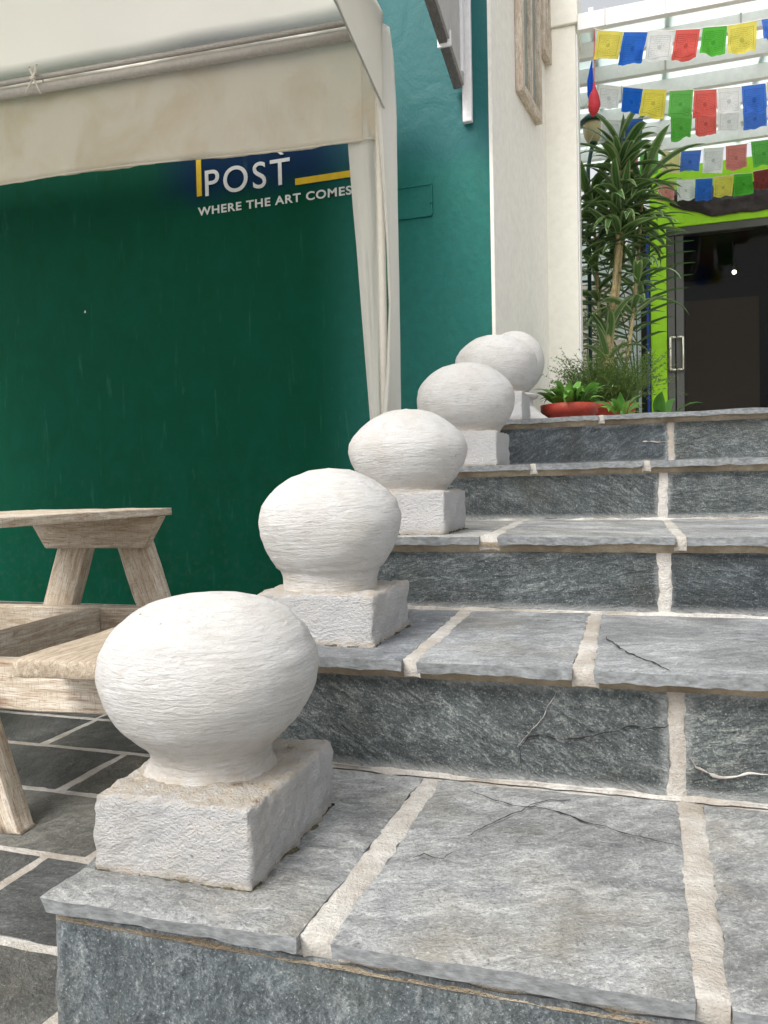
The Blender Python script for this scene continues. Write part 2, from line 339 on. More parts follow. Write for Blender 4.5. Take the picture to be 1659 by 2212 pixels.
def tube_into(bm, pts, rad, seg=10, cap=True):
    pts = [Vector(p) for p in pts]; rings = []; n = len(pts)
    prev = None
    for i, p in enumerate(pts):
        t = (pts[min(i+1, n-1)]-pts[max(i-1, 0)]).normalized()
        a = prev if prev and abs(prev.dot(t)) < .95 else (Vector((0, 0, 1)) if abs(t.z) < .9 else Vector((1, 0, 0)))
        b = t.cross(a).normalized(); a = b.cross(t).normalized(); prev = a
        r = rad[i] if isinstance(rad, (list, tuple)) else rad
        rings.append([bm.verts.new(p+(a*math.cos(k*2*math.pi/seg)+b*math.sin(k*2*math.pi/seg))*r) for k in range(seg)])
    for A, B in zip(rings, rings[1:]):
        for k in range(seg): bm.faces.new((A[k], A[(k+1) % seg], B[(k+1) % seg], B[k]))
    if cap: bm.faces.new(rings[0][::-1]); bm.faces.new(rings[-1])
def tube(name, pts, rad, mat, parent=None, seg=10):
    bm = bmesh.new(); tube_into(bm, pts, rad, seg); return bobj(name, bm, mat, parent, True)
def grid_sheet(name, fn, nu, nv, mat, parent=None, thick=.0):
    """cloth: fn(u, v) -> point; gets a uv map and a real thickness"""
    bm = bmesh.new(); uvl = bm.loops.layers.uv.new('UVMap')
    vs = [[bm.verts.new(fn(i/nu, j/nv)) for j in range(nv+1)] for i in range(nu+1)]
    for i in range(nu):
        for j in range(nv):
            f = bm.faces.new((vs[i][j], vs[i+1][j], vs[i+1][j+1], vs[i][j+1]))
            for l, (a, b) in zip(f.loops, ((i, j), (i+1, j), (i+1, j+1), (i, j+1))): l[uvl].uv = (a/nu, b/nv)
    o = bobj(name, bm, mat, parent, True, False)
    if thick:
        m = o.modifiers.new('thickness', 'SOLIDIFY'); m.thickness = thick; m.offset = 0
    return o
def prism(name, poly, ext, mat, parent=None, fn=lambda a, b, h: (a, b, h), bev=0.):
    bm = bmesh.new()
    A = [bm.verts.new(fn(a, b, 0)) for a, b in poly]; B = [bm.verts.new(fn(a, b, ext)) for a, b in poly]; n = len(poly)
    bm.faces.new(A); bm.faces.new(B)
    for i in range(n): bm.faces.new((A[i], A[(i+1) % n], B[(i+1) % n], B[i]))
    if bev: bmesh.ops.bevel(bm, geom=bm.edges[:], offset=bev, segments=2, affect='EDGES')
    return bobj(name, bm, mat, parent)
def stone(name, poly, fn, thick, mat, parent, cell=.022, rel=.0022, jit=.004, seed=0, chip=.25, ani=(1, 2.5)):
    """a cleft stone: ragged outline, uneven face, chipped lower arris. fn(a, b, h) -> world"""
    pts = []; n = len(poly)
    for i in range(n):
        p, q = Vector(poly[i]), Vector(poly[(i+1) % n]); L = (q-p).length; k = max(1, int(L/.016)); nrm = Vector((q.y-p.y, p.x-q.x)).normalized()
        for j in range(k):
            s = p.lerp(q, j/k); e = min(1, j/1.5)
            o = jit*(nz((s.x+seed*3.1, s.y+i*5.7, seed), 16, 3)+.35*nz((s.x, s.y+seed, i), 70, 2))
            pts.append(s+nrm*o*e)
    bm = bmesh.new(); bm.faces.new([bm.verts.new((p.x, p.y, 0)) for p in pts])
    for ax in range(2):
        a0, a1 = min(p[ax] for p in pts), max(p[ax] for p in pts); k = int((a1-a0)/cell)
        for i in range(1, k):
            co = Vector((0, 0, 0)); no = Vector((0, 0, 0)); co[ax] = a0+(a1-a0)*i/k; no[ax] = 1
            bmesh.ops.bisect_plane(bm, geom=bm.verts[:]+bm.edges[:]+bm.faces[:], plane_co=co, plane_no=no, dist=1e-5)
    be = [e for e in bm.edges if len(e.link_faces) == 1]; bv = {v for e in be for v in e.verts}
    for v in bm.verts:
        q = (v.co.x*ani[0]+seed*2.3, v.co.y*ani[1], seed)
        v.co.z = rel*(nz(q, 5, 3)+.45*nz(q, 24, 3)) - (.0018 if v in bv else 0)
    r = bmesh.ops.extrude_edge_only(bm, edges=be)
    nv = [g_ for g_ in r['geom'] if isinstance(g_, bmesh.types.BMVert)]
    cx = sum(p.x for p in pts)/len(pts); cy = sum(p.y for p in pts)/len(pts)
    for v in nv:
        c = nz((v.co.x*1.3+seed, v.co.y*1.3, 3.3), 22, 3)
        v.co.z = -thick*(1+chip*min(c, .6)); d = Vector((cx-v.co.x, cy-v.co.y, 0)).normalized(); v.co += d*(.002+.012*max(0, c)*chip*3)
    nvs = set(nv)
    for f in bm.faces:
        if any(v in nvs for v in f.verts): f.material_index = 1
    b0 = min(p[1] for p in poly); rim = []
    for v in bm.verts:
        q = Vector((v.co.x, v.co.y)); dm = 9.
        for i in range(n):
            p0, p1 = Vector(poly[i]), Vector(poly[(i+1) % n]); t = max(0, min(1, (q-p0).dot(p1-p0)/(p1-p0).length_squared)); dm = min(dm, (q-p0.lerp(p1, t)).length)
        rim.append((dm, q.y-b0))
    bmesh.ops.recalc_face_normals(bm, faces=bm.faces)
    up = sum(1 if f.normal.z > 0 else -1 for f in bm.faces if abs(f.normal.z) > .8)
    if up < 0: bmesh.ops.reverse_faces(bm, faces=bm.faces)
    for v in bm.verts: v.co = fn(v.co.x, v.co.y, v.co.z)
    bmesh.ops.recalc_face_normals(bm, faces=bm.faces)
    me = bpy.data.meshes.new(name); bm.to_mesh(me); bm.free()
    for nm, ix in (('rim', 0), ('low', 1)):
        at_ = me.attributes.new(nm, 'FLOAT', 'POINT')
        for i, q in enumerate(rim): at_.data[i].value = q[ix]
    me.materials.append(mat); me.materials.append(M_EDGE)
    o = link(name, me, mat, parent, True)
    try: me.set_sharp_from_angle(angle=R(42))
    except Exception: pass
    return o
def text_part(name, body, x0, x1, z0, z1, Y, mat, parent, bold=0.):
    cu = bpy.data.curves.new(name, 'FONT'); cu.body = body; cu.size = 1; cu.extrude = .004; cu.offset = bold; cu.resolution_u = 6
    if body.startswith('W'): cu.space_character = 1.12
    else: cu.space_character = 1.16
    t = bpy.data.objects.new(name+'_tmp', cu); COL.objects.link(t); bpy.context.view_layer.update()
    me = bpy.data.meshes.new_from_object(t.evaluated_get(bpy.context.evaluated_depsgraph_get()))
    bpy.data.objects.remove(t); bpy.data.curves.remove(cu)
    xs = [v.co.x for v in me.vertices]; ys = [v.co.y for v in me.vertices]
    ax, bx, ay, by = min(xs), max(xs), min(ys), max(ys)
    for v in me.vertices:
        v.co = (x0+(v.co.x-ax)/(bx-ax)*(x1-x0), Y-.0025-v.co.z*.3, z0+(v.co.y-ay)/(by-ay)*(z1-z0))
    me.materials.clear(); me.name = name
    return link(name, me, mat, parent, False)

# ------------------------------------------------------------------ patio floor and stairs
ZF = -.184
bm = bmesh.new(); add_box(bm, (-14, -14, ZF-.2), (14, 14, ZF-.003))
patio = tag(bobj('patio_floor', bm, M_MORTAR), 'dark slate paving with pale joints', None, None, 'structure')
rows = [-.83, -.58, -.33, -.08, .168, .417, .676, .934, 1.168, 1.41, 1.66, 1.90, 2.15, 2.40, 2.66, 2.92, 3.19]
fixed = {6: -.805, 7: -1.075, 5: -.52, 4: -.60}
rnd = random.Random(3)
for i, (y0, y1) in enumerate(zip(rows, rows[1:])):
    xr = -.27 if y1 > .05 else 2.2
    xs = [xr]; x = fixed.get(i, xr-rnd.uniform(.2, .5))
    if xr > 0:
        x = 2.2-rnd.uniform(.3, .5)
    while x > -3.9: xs.append(x); x -= rnd.uniform(.36, .58)
    for j, (b, a) in enumerate(zip(xs, xs[1:])):
        gp = .0105; s1, s2 = rnd.uniform(-.012, .012), rnd.uniform(-.012, .012)
        if b-a < .06: continue
        near = (a > -2.2 and y0 < 1.7)
        stone('paving_stone', [(a+gp+s1, y0+gp), (b-gp, y0+gp), (b-gp+(0 if j == 0 else s2*0), y1-gp), (a+gp-s1*.3, y1-gp)], lambda p, q, h: (p, q, ZF+h), .006, M_FLOOR, patio, .035 if near else .09, .0015, .0035, i*13+j, .1)

YS = [0., .457, .945, 1.666, 2.246]; ZS = [0., .195, .360, .532, .717]; XL, XR = -.24, 2.2
prof = [(.021, ZF-.004)]
for k in range(5):
    f = YS[k]+.038 if k else .021
    prof += [(f, (ZS[k-1] if k else ZF)-.005)] if k else []
    prof += [(f, ZS[k]-.006)]
prof += [(7.7, ZS[4]-.006), (7.7, ZF-.004)]
stairs = prism('staircase', prof, XR-XL, M_MORTAR, None, lambda a, b, h: (XL+h, a, b))
tag(stairs, 'broad flight of five grey slate steps with pale mortar joints', 'stairs', None, 'structure')
treads = [
    [[(-.242, -.004), (.085, -.002), (.093, .476), (-.246, .476)], [(.122, .001), (.476, .002), (.481, .479), (.125, .476)], [(.506, .0), (.99, .002), (.985, .478), (.514, .478)], [(1.02, .0), (1.55, .0), (1.55, .484), (1.01, .485)], [(1.58, 0), (2.19, 0), (2.19, .485), (1.58, .484)]],
    [[(-.255, .456), (.067, .455), (.048, .975), (-.255, .975)], [(.092, .452), (.333, .453), (.330, .978), (.077, .975)], [(.364, .450), (.95, .455), (.95, .978), (.352, .977)], [(.98, .455), (1.6, .455), (1.6, .977), (.98, .977)], [(1.63, .455), (2.19, .455), (2.19, .977), (1.63, .977)]],
    [[(-.255, .945), (.098, .952), (.070, 1.697), (-.255, 1.697)], [(.137, .953), (.499, .951), (.491, 1.699), (.096, 1.698)], [(.519, .949), (1.05, .947), (1.05, 1.699), (.512, 1.699)], [(1.08, .947), (1.65, .947), (1.65, 1.699), (1.08, 1.699)], [(1.68, .947), (2.19, .947), (2.19, 1.699), (1.68, 1.699)]],
    [[(-.255, 1.668), (.116, 1.667), (.11, 2.28), (-.255, 2.28)], [(.133, 1.667), (.440, 1.667), (.445, 2.28), (.128, 2.28)], [(.458, 1.667), (1.1, 1.666), (1.1, 2.28), (.46, 2.28)], [(1.13, 1.666), (1.7, 1.666), (1.7, 2.28), (1.13, 2.28)], [(1.72, 1.666), (2.19, 1.666), (2.19, 2.28), (1.72, 2.28)]],
    [[(-.255, 2.25), (.290, 2.248), (.29, 3.15), (-.25, 3.15)], [(.307, 2.246), (.95, 2.245), (.95, 3.15), (.31, 3.15)], [(.97, 2.245), (1.6, 2.246), (1.6, 3.15), (.97, 3.15)], [(1.62, 2.246), (2.19, 2.246), (2.19, 3.15), (1.62, 3.15)]]]
for k, row in enumerate(treads):
    for j, poly in enumerate(row):
        hero = j < 3 and k < 3
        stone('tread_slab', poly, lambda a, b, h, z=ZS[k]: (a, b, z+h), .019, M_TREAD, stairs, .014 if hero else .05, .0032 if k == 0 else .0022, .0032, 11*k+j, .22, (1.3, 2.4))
risers = [None, (.469, .491), (.467, .490), (.483, .505), (.528, .547)]
for k in range(5):
    if k == 0:
        segs = [(-.240, .84), (.86, 1.5), (1.52, 2.19)]; yr = .015
    else:
        segs = [(-.235, risers[k][0]), (risers[k][1], 1.12), (1.14, 1.66), (1.68, 2.19)]; yr = YS[k]+.033
    zb = (ZF if k == 0 else ZS[k-1])+.002
    for j, (a, b) in enumerate(segs):
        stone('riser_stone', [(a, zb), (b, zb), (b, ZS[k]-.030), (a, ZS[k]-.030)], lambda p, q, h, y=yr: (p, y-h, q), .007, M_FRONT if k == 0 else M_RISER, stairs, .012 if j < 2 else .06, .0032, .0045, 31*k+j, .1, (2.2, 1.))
    bm = bmesh.new(); rows_ = []
    for i in range(241):
        x = -.235+i*.01; yc = yr if k else yr+.019; a_ = .5+.5*nz((x, k*3.3, 1), 18, 4); b_ = nz((x, k*2.1, 7), 30, 3)
        rows_.append([bm.verts.new(p) for p in ((x, yc-.010-.006*a_, ZS[k]-.014), (x, yc-.008-.006*a_, ZS[k]-.022-.002*b_), (x, yc-.006, ZS[k]-.028-.003*b_), (x, yr-.0025, ZS[k]-.035-.004*max(0, a_-.3)), (x, yr+.004, ZS[k]-.037-.004*max(0, a_-.3)))])
    for A, B in zip(rows_, rows_[1:]):
        for c in range(4): bm.faces.new((A[c], B[c], B[c+1], A[c+1]))
    bobj('mortar_bed', bm, M_BED, stairs, True)
def joint(A, B, fn, cap, seed, over=.006, mat=None):
    """ragged mortar between two stone edges A (a0 -> a1) and B (b0 -> b1)"""
    (a0, a1), (b0, b1) = A, B; a0, a1, b0, b1 = map(Vector, (a0, a1, b0, b1)); n = max(12, int((a1-a0).length/.008)); bm = bmesh.new(); rows_ = []
    for i in range(n+1):
        t = i/n; p, q = a0.lerp(a1, t), b0.lerp(b1, t); d = (q-p); g_ = d.length; d.normalize(); row = []
        oa = over*(.25+.9*nz((p.x*2, p.y*2, seed), 22, 4)+1.6*max(0, nz((p.x, p.y, seed+3), 7, 2)-.25)); ob = over*(.25+.9*nz((q.x*2, q.y*2, seed+9), 22, 4)+1.6*max(0, nz((q.x, q.y, seed+5), 7, 2)-.25))
        for f in range(9):
            u = f/8; w_ = -oa+(g_+oa+ob)*u; v = p+d*w_; e = (2*u-1)
            row.append(bm.verts.new(fn(v.x, v.y, -.0002-.0026*abs(e)**4+.0010*nz((v.x, v.y, seed), 60, 3))))
        rows_.append(row)
    if cap:
        rows_.insert(0, [bm.verts.new(Vector(rows_[0][f].co)+Vector(cap)) for f in range(9)])
    for A_, B_ in zip(rows_, rows_[1:]):
        for c in range(8): bm.faces.new((A_[c], B_[c], B_[c+1], A_[c+1]))
    return bobj('mortar_joint', bm, mat or M_MORTAR, stairs, True)
for k, row in enumerate(treads):
    for j, (L_, R_) in enumerate(zip(row, row[1:])):
        off = Vector((0, .010))
        joint((Vector(L_[1])+off, L_[2]), (Vector(R_[0])+off, R_[3]), lambda a, b, h, z=ZS[k]: (a, b, z+h), (0, .010, -.03), k*7+j)
for k in range(1, 5):
    a, b = risers[k]; yr = YS[k]+.033
    joint(((a, ZS[k-1]), (a, ZS[k]-.036)), ((b, ZS[k-1]), (b, ZS[k]-.036)), lambda p, q, h, y=yr: (p, y-h-.0008, q), None, 50+k, .007)

def ribbon(name, pts, wid, fn, mat, parent, th=.0012, seed=0):
    """a raised or dark thread of material following a polyline on a surface"""
    P = []
    for a, b in zip(pts, pts[1:]):
        a, b = Vector(a), Vector(b); k = max(2, int((b-a).length/.006))
        for i in range(k):
            q = a.lerp(b, i/k); n_ = Vector((b.y-a.y, a.x-b.x)).normalized(); P.append(q+n_*.006*nz((q.x+seed, q.y, seed), 30, 3))
    P.append(Vector(pts[-1])); bm = bmesh.new(); n = len(P); rows_ = []
    for i, q in enumerate(P):
        t = (P[min(i+1, n-1)]-P[max(i-1, 0)]).normalized(); s = Vector((t.y, -t.x)); ww = wid*(.35+.65*min(1, 4*min(i, n-1-i)/n))*max(.12, .55+1.1*nz((q.x, q.y, seed+5), 70, 3)) + .0002
        rows_.append([bm.verts.new(fn(q.x+s.x*ww*f, q.y+s.y*ww*f, h)) for f, h in ((-1, 0), (0, th), (1, 0))])
    for A, B in zip(rows_, rows_[1:]):
        for c in range(2): bm.faces.new((A[c], A[c+1], B[c+1], B[c]))
    return bobj(name, bm, mat, parent, True)
top2 = lambda a, b, h: (a, b, .195+.0024+h)
ribbon('crack', [(.372, .705), (.385, .66), (.402, .60), (.425, .545), (.455, .50), (.47, .462)], .0024, top2, M_CRACK, stairs, .0008, 8)
top1 = lambda a, b, h: (a, b, .0036+h)
ribbon('crack', [(.175, .436), (.22, .408), (.27, .389), (.299, .394), (.35, .366), (.397, .344), (.44, .33), (.477, .317)], .0019, top1, M_CRACK, stairs, .0006, 1)
ribbon('crack', [(.268, .388), (.24, .34), (.209, .276)], .0014, top1, M_CRACK, stairs, .0006, 2)
r2 = lambda a, b, h: (a, .490-.0042-h, b)
ribbon('crack', [(.158, .196), (.166, .214), (.19, .208), (.20, .225)], .0010, top1, M_CRACK, stairs, .0006, 9)
ribbon('crack', [(.27, .39), (.30, .425), (.33, .435)], .0010, top1, M_CRACK, stairs, .0006, 10)
ribbon('crack', [(.251, .024), (.249, .058), (.262, .078), (.331, .079), (.40, .098), (.469, .110)], .0012, r2, M_CRACK, stairs, .0006, 3)
ribbon('mortar_smear', [(.307, .150), (.285, .11), (.26, .078), (.245, .06)], .0005, r2, M_MORTAR, stairs, .001, 4)
ribbon('mortar_smear', [(.497, .066), (.505, .047), (.536, .039), (.57, .042), (.605, .049)], .0026, r2, M_MORTAR, stairs, .002, 5)
r5 = lambda a, b, h: (a, 2.279-.004-h, b)
ribbon('mortar_smear', [(.44, .612), (.49, .611), (.52, .613)], .003, r5, M_MORTAR, stairs, .002, 6)
for k, (yr_, zb, seed) in enumerate([(.490, .0, 1), (.978, .195, 2), (1.699, .360, 3)]):   # rough fillets of mortar at the foot of each riser
    bm = bmesh.new(); rows_ = []
    for i in range(181):
        x = -.235+i*.0134; w_ = .0015+.012*max(0, nz((x, seed, 0), 18, 4))+.010*max(0, nz((x, seed, 4), 5, 2)); dz = -.006*max(0, .15-nz((x, seed, 2), 8, 3))
        rows_.append([bm.verts.new(p) for p in ((x, yr_-w_, zb-.002), (x, yr_-w_*.5, zb+.0030+dz), (x, yr_-.002, zb+.004+dz+.5*w_*(.5+nz((x, 9, seed), 20, 3))), (x, yr_+.006, zb+.006+dz))])
    for A, B in zip(rows_, rows_[1:]):
        for c in range(3): bm.faces.new((A[c], B[c], B[c+1], A[c+1]))
    bobj('mortar_fillet', bm, M_MORTAR, stairs, True)

# ------------------------------------------------------------------ whitewashed ball posts
P_A = [(0, .63), (.04, .565), (.10, .55), (.16, .61), (.22, .72), (.30, .845), (.42, .95), (.52, .995), (.59, 1.), (.68, .975), (.79, .88), (.88, .72), (.94, .54), (.98, .30), (1, 0)]
P_B = [(0, .66), (.08, .64), (.164, .69), (.19, .735), (.26, .825), (.35, .91), (.46, .978), (.574, 1.), (.70, .945), (.80, .82), (.87, .68), (.93, .51), (.98, .28), (1, 0)]
P_C = [(0, .68), (.05, .665), (.12, .75), (.225, .865), (.35, .95), (.48, 1.), (.57, .99), (.67, .93), (.77, .81), (.86, .65), (.937, .45), (.98, .25), (1, 0)]
P_D = [(0, .71), (.04, .69), (.09, .735), (.14, .81), (.24, .91), (.36, .975), (.5, 1.), (.62, .975), (.70, .92), (.78, .83), (.87, .69), (.945, .50), (.985, .27), (1, 0)]
def lathe(name, prof, R_, H, base, mat, parent, amp=.003, seed=0, seg=72, sub=4, ground=True):
    pr = []
    for (z0, r0), (z1, r1) in zip(prof, prof[1:]):
        for i in range(sub): pr.append((z0+(z1-z0)*i/sub, r0+(r1-r0)*i/sub))
    pr.append(prof[-1])
    for _ in range(2):   # soften the corners of the profile
        pr = [pr[0]]+[(pr[i][0], (pr[i-1][1]+2*pr[i][1]+pr[i+1][1])/4) for i in range(1, len(pr)-1)]+[pr[-1]]
    bm = bmesh.new(); rings = []
    for z, r in pr[:-1]:
        ring = []
        for k in range(seg):
            a = 2*math.pi*k/seg; d = Vector((math.cos(a), math.sin(a), 0)); p = Vector(base)+d*r*R_+Vector((0, 0, z*H))
            q = p+Vector((seed*3, seed, 0)); e = amp*(1.6*nz(q, 6, 2)+.45*nz((q.x, q.y, q.z*3.), 22, 3))
            p += (d+Vector((0, 0, .6 if z > .6 else -.2)))*e
            ring.append(bm.verts.new(p))
        rings.append(ring)
    top = bm.verts.new(Vector(base)+Vector((0, 0, H)))
    for A, B in zip(rings, rings[1:]):
        for k in range(seg): bm.faces.new((A[k], A[(k+1) % seg], B[(k+1) % seg], B[k]))
    for k in range(seg): bm.faces.new((rings[-1][k], rings[-1][(k+1) % seg], top))
    bm.faces.new(rings[0][::-1])
    bmesh.ops.recalc_face_normals(bm, faces=bm.faces); me = bpy.data.meshes.new(name); bm.to_mesh(me); bm.free()
    a_ = me.attributes.new('grime', 'FLOAT', 'POINT')
    for i, v in enumerate(me.vertices):
        t = (v.co.z-base[2])/H; a_.data[i].value = max(0, .75-t*5)+.12*max(0, t-.8)
    return link(name, me, mat, parent, True)
posts = [  # plinth x0 x1 y0 y1, tread, plinth height, ball centre x, ball radius, ball height, profile, where
    (-.222, -.004, .070, .336, 0, .098, -.130, -.000, .1475, .238, P_A, 'on the lowest slate step'),
    (-.230, -.006, .535, .757, 1, .090, -.127, .0, .1370, .228, P_B, 'on the second slate step'),
    (-.225, .007, 1.010, 1.250, 2, .100, -.113, .0, .1470, .206, P_C, 'on the third slate step'),
    (-.235, .004, 1.745, 1.985, 3, .110, -.119, .0, .1610, .240, P_D, 'on the fourth slate step'),
    (-.235, .006, 2.310, 2.545, 4, .112, -.113, .0, .1635, .242, P_D, 'on the landing beside the finial')]
for i, (x0, x1, y0, y1, k, ph, bx, by, br, bh, pf, where) in enumerate(posts):
    z = ZS[k]; cy = (y0+y1)/2
    e = empty('ball_post', ((x0+x1)/2, cy, z), 'squat whitewashed concrete ball on a block plinth '+where, 'ball post', 'white ball posts up the side of the stairs')
    pli = rbox('plinth', (x0, y0, z-.004), (x1, y1, z+ph), .0065, (.0055, .008, .011, .015, .018)[i], .0046, M_WHITER, e, None, i*2.7, lambda co, n, z=z, ph=ph: max(0., n.z*.9)+max(0., 1-(co.z-z)/.014)*1.0)
    bm = bmesh.new(); per = []
    for (ax_, ay_), (bx_, by_) in (((x0, y0), (x1, y0)), ((x1, y0), (x1, y1)), ((x1, y1), (x0, y1)), ((x0, y1), (x0, y0))):
        for q in range(40): per.append((ax_+(bx_-ax_)*q/40, ay_+(by_-ay_)*q/40, (1 if by_ > ay_ else -1 if by_ < ay_ else 0), (-1 if bx_ > ax_ else 1 if bx_ < ax_ else 0)))
    rr_ = []
    for (px, py, ox, oy) in per:
        ww = -.002+.016*max(0, .05+nz((px*1.+i, py, i), 30, 4)); hh = -.001+.010*max(0, nz((px, py, i+4), 70, 3))
        rr_.append([bm.verts.new(v) for v in ((px-ox*.004, py-oy*.004, z+hh), (px+ox*ww*.5, py+oy*ww*.5, z+.002+hh*.4), (px+ox*ww, py+oy*ww, z-.001))])
    for q in range(len(rr_)):
        A_, B_ = rr_[q], rr_[(q+1) % len(rr_)]
        for c_ in range(2): bm.faces.new((A_[c_], B_[c_], B_[c_+1], A_[c_+1]))
    bobj('moss_line', bm, M_MOSS, pli, True)
    lathe('ball', pf, br, bh, (bx, cy, z+ph-.004), M_WHITE, e, .0027, i*1.9+.5)
e = empty('finial_post', (-.105, 2.86, ZS[4]), 'tall smooth white turned finial on a flared moulded base behind the ball posts', 'finial')
lathe('base', [(0, 1.), (.12, 1.), (.13, .93), (.24, .93), (.26, .84), (.40, .66), (.60, .48), (.80, .42), (.84, .56), (.93, .58), (.96, .44), (1, .4), (1, 0)], .185, .165, (-.105, 2.86, ZS[4]), M_WHITE, e, .0008, 3, 64, 3)
lathe('ball', [(0, .40), (.06, .52), (.16, .76), (.28, .92), (.42, 1.), (.55, 1.), (.68, .94), (.80, .80), (.90, .58), (.96, .37), (1, 0)], .135, .285, (-.105, 2.86, ZS[4]+.16), M_WHITE, e, .0012, 4, 64, 3)

# ------------------------------------------------------------------ walls
YW = 3.2
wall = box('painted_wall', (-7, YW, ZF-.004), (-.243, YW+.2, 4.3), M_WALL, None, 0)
tag(wall, 'long plastered glossy teal wall, tent shade coloured in as dark green, with navy panel and painted lettering', 'wall')
text_part('lettering', 'POST', -1.846, -1.333, 2.101, 2.243, YW, M_LETTER, wall, .004)
text_part('tagline', 'WHERE THE ART COMES', -1.896, -.985, 2.000, 2.046, YW, M_LETTER, wall, .022)
box('painted_line', (-1.899, YW-.004, 2.108), (-1.868, YW+.01, 2.70), M_YELLOW, wall, 0)
box('painted_line', (-1.303, YW-.004, 2.090), (-.86, YW+.01, 2.124), M_YELLOW, wall, 0)
prism('painted_mark', [(-1.452, 2.335), (-1.408, 2.325), (-1.398, 2.295), (-1.365, 2.262), (-1.385, 2.262), (-1.420, 2.290), (-1.425, 2.308)], -.004, M_LETTER, wall, lambda a, b, h: (a, YW+h-.001, b))
prism('paint_chip', [(-2.672, 1.532), (-2.662, 1.534), (-2.664, 1.545), (-2.669, 1.546)], -.002, M_LETTER, wall, lambda a, b, h: (a, YW+h-.001, b))
cv = empty('meter_cover', (-.65, YW, 1.83), 'small flush metal cover painted teal like the wall beside the tent corner', 'cover')
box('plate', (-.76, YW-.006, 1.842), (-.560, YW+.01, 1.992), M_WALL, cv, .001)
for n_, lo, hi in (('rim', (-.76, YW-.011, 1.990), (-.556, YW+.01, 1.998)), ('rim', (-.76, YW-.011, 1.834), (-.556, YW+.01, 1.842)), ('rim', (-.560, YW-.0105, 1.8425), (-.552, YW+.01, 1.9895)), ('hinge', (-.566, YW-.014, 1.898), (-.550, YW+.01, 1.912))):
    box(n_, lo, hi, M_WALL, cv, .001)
AN = R(6.4); DX, DY = math.sin(AN), math.cos(AN); C0 = Vector((-.243, YW-.002, 0))
def cw(t, off, z): return (C0.x+DX*t+DY*off, C0.y+DY*t-DX*off, z)     # along the cream wall, out from it, up
cream = prism('cream_wall', [(0, 0), (1.30, 0), (1.30, -.12), (.215, -.12), (.212, -.03), (0, -.022)], 3.6, M_CREAM, None, lambda a, b, h: cw(a, b, .70+h))
tag(cream, 'cream rendered wall running back from the teal corner', 'wall')
pil = empty('pilaster', (0, 4.4, ZS[4]), 'ivory pilaster with a plain ledge at the end of the cream wall', 'pilaster')
box('shaft', (-.125, 4.385, ZS[4]-.008), (.078, 4.72, 3.30), M_PIL, pil, .006)
box('ledge', (-.135, 4.365, 3.302), (.092, 4.74, 3.60), M_PIL, pil, .006)
box('downpipe_cover', (.0785, 4.40, ZS[4]-.008), (.088, 4.46, 3.25), M_WHITEPAINT, pil, .002)

# blade board by the corner
bl = empty('projecting_board', (-.37, YW, 2.26), 'weathered grey board with dark timber edge projecting from the teal wall', 'board')
box('batten', (-.385, YW-.034, 2.262), (-.338, YW-.001, 3.6), M_WHITEPAINT, bl, .005)
def bp(y, z): return (y, z)
prism('panel', [(3.164, 2.44), (3.164, 3.5), (2.30, 3.55), (2.30, 2.625)], .018, M_GREYBOARD, bl, lambda a, b, h: (-.392+h, a, b))
prism('edge', [(3.164, 2.425), (3.164, 2.464), (2.30, 2.650), (2.30, 2.611)], .040, M_DARKBOARD, bl, lambda a, b, h: (-.425+h, a, b), .002)
box('strap', (-.432, 2.86, 2.475), (-.368, 2.872, 2.545), M_WHITEPAINT, bl, .001)
box('stile', (-.384, 3.09, 2.47), (-.362, 3.13, 3.5), M_WHITEPAINT, bl, .003)

# old windows hung as mirrors on the cream wall
def wood_bar(name, p, q, w_, d_, parent, mat=M_WOOD, seed=0., amp=.001, up=(0, 0, 1), r=.004, cell=.03):
    p, q = Vector(p), Vector(q); ax = (q-p); L = ax.length; ax.normalize(); u = Vector(up); u = (u-ax*u.dot(ax)).normalized(); s = ax.cross(u)
    mx = Matrix((ax, s, u)).transposed().to_4x4(); mx.translation = p
    return rbox(name, (0, -d_/2, -w_/2), (L, d_/2, w_/2), r, cell, amp, mat, parent, mx, seed, None, (0, 1, 2), 9)
def hung_window(t0, t1, z0, z1, label, seed):
    e = empty('window_mirror', cw((t0+t1)/2, 0, z0), label, 'mirror', 'old window mirrors on the cream wall')
    fw = .05
    N = Vector((DY, -DX, 0))
    for n_, (a, za), (b, zb), k in (('stile', (t0+fw/2, z0), (t0+fw/2, z1), 0), ('stile', (t1-fw/2, z0), (t1-fw/2, z1), 1), ('rail', (t0+fw, z0+fw/2), (t1-fw, z0+fw/2), 2), ('rail', (t0+fw, z1-fw/2), (t1-fw, z1-fw/2), 3), ('glazing_bar', ((t0+t1)/2, z0+fw), ((t0+t1)/2, z1-fw), 4)):
        wood_bar(n_, cw(a, .022, za), cw(b, .022, zb), fw if k < 4 else .022, .042, e, M_WOOD, seed+k, .0015, N if n_ == 'none' else (Vector((DX, DY, 0)) if n_ != 'rail' else (0, 0, 1)))
    prism('mirror_glass', [(t0+fw*.8, z0+fw*.8), (t1-fw*.8, z0+fw*.8), (t1-fw*.8, z1-fw*.8), (t0+fw*.8, z1-fw*.8)], .004, M_PANE, e, lambda a, b, h: cw(a, .012+h, b))
hung_window(.455, .915, 2.60, 3.50, 'old whitewashed window frame glazed with mirror, the nearer to the teal corner', 3.)
hung_window(1.00, 1.20, 3.08, 3.60, 'small old timber window frame hung higher beside the pilaster', 8.)

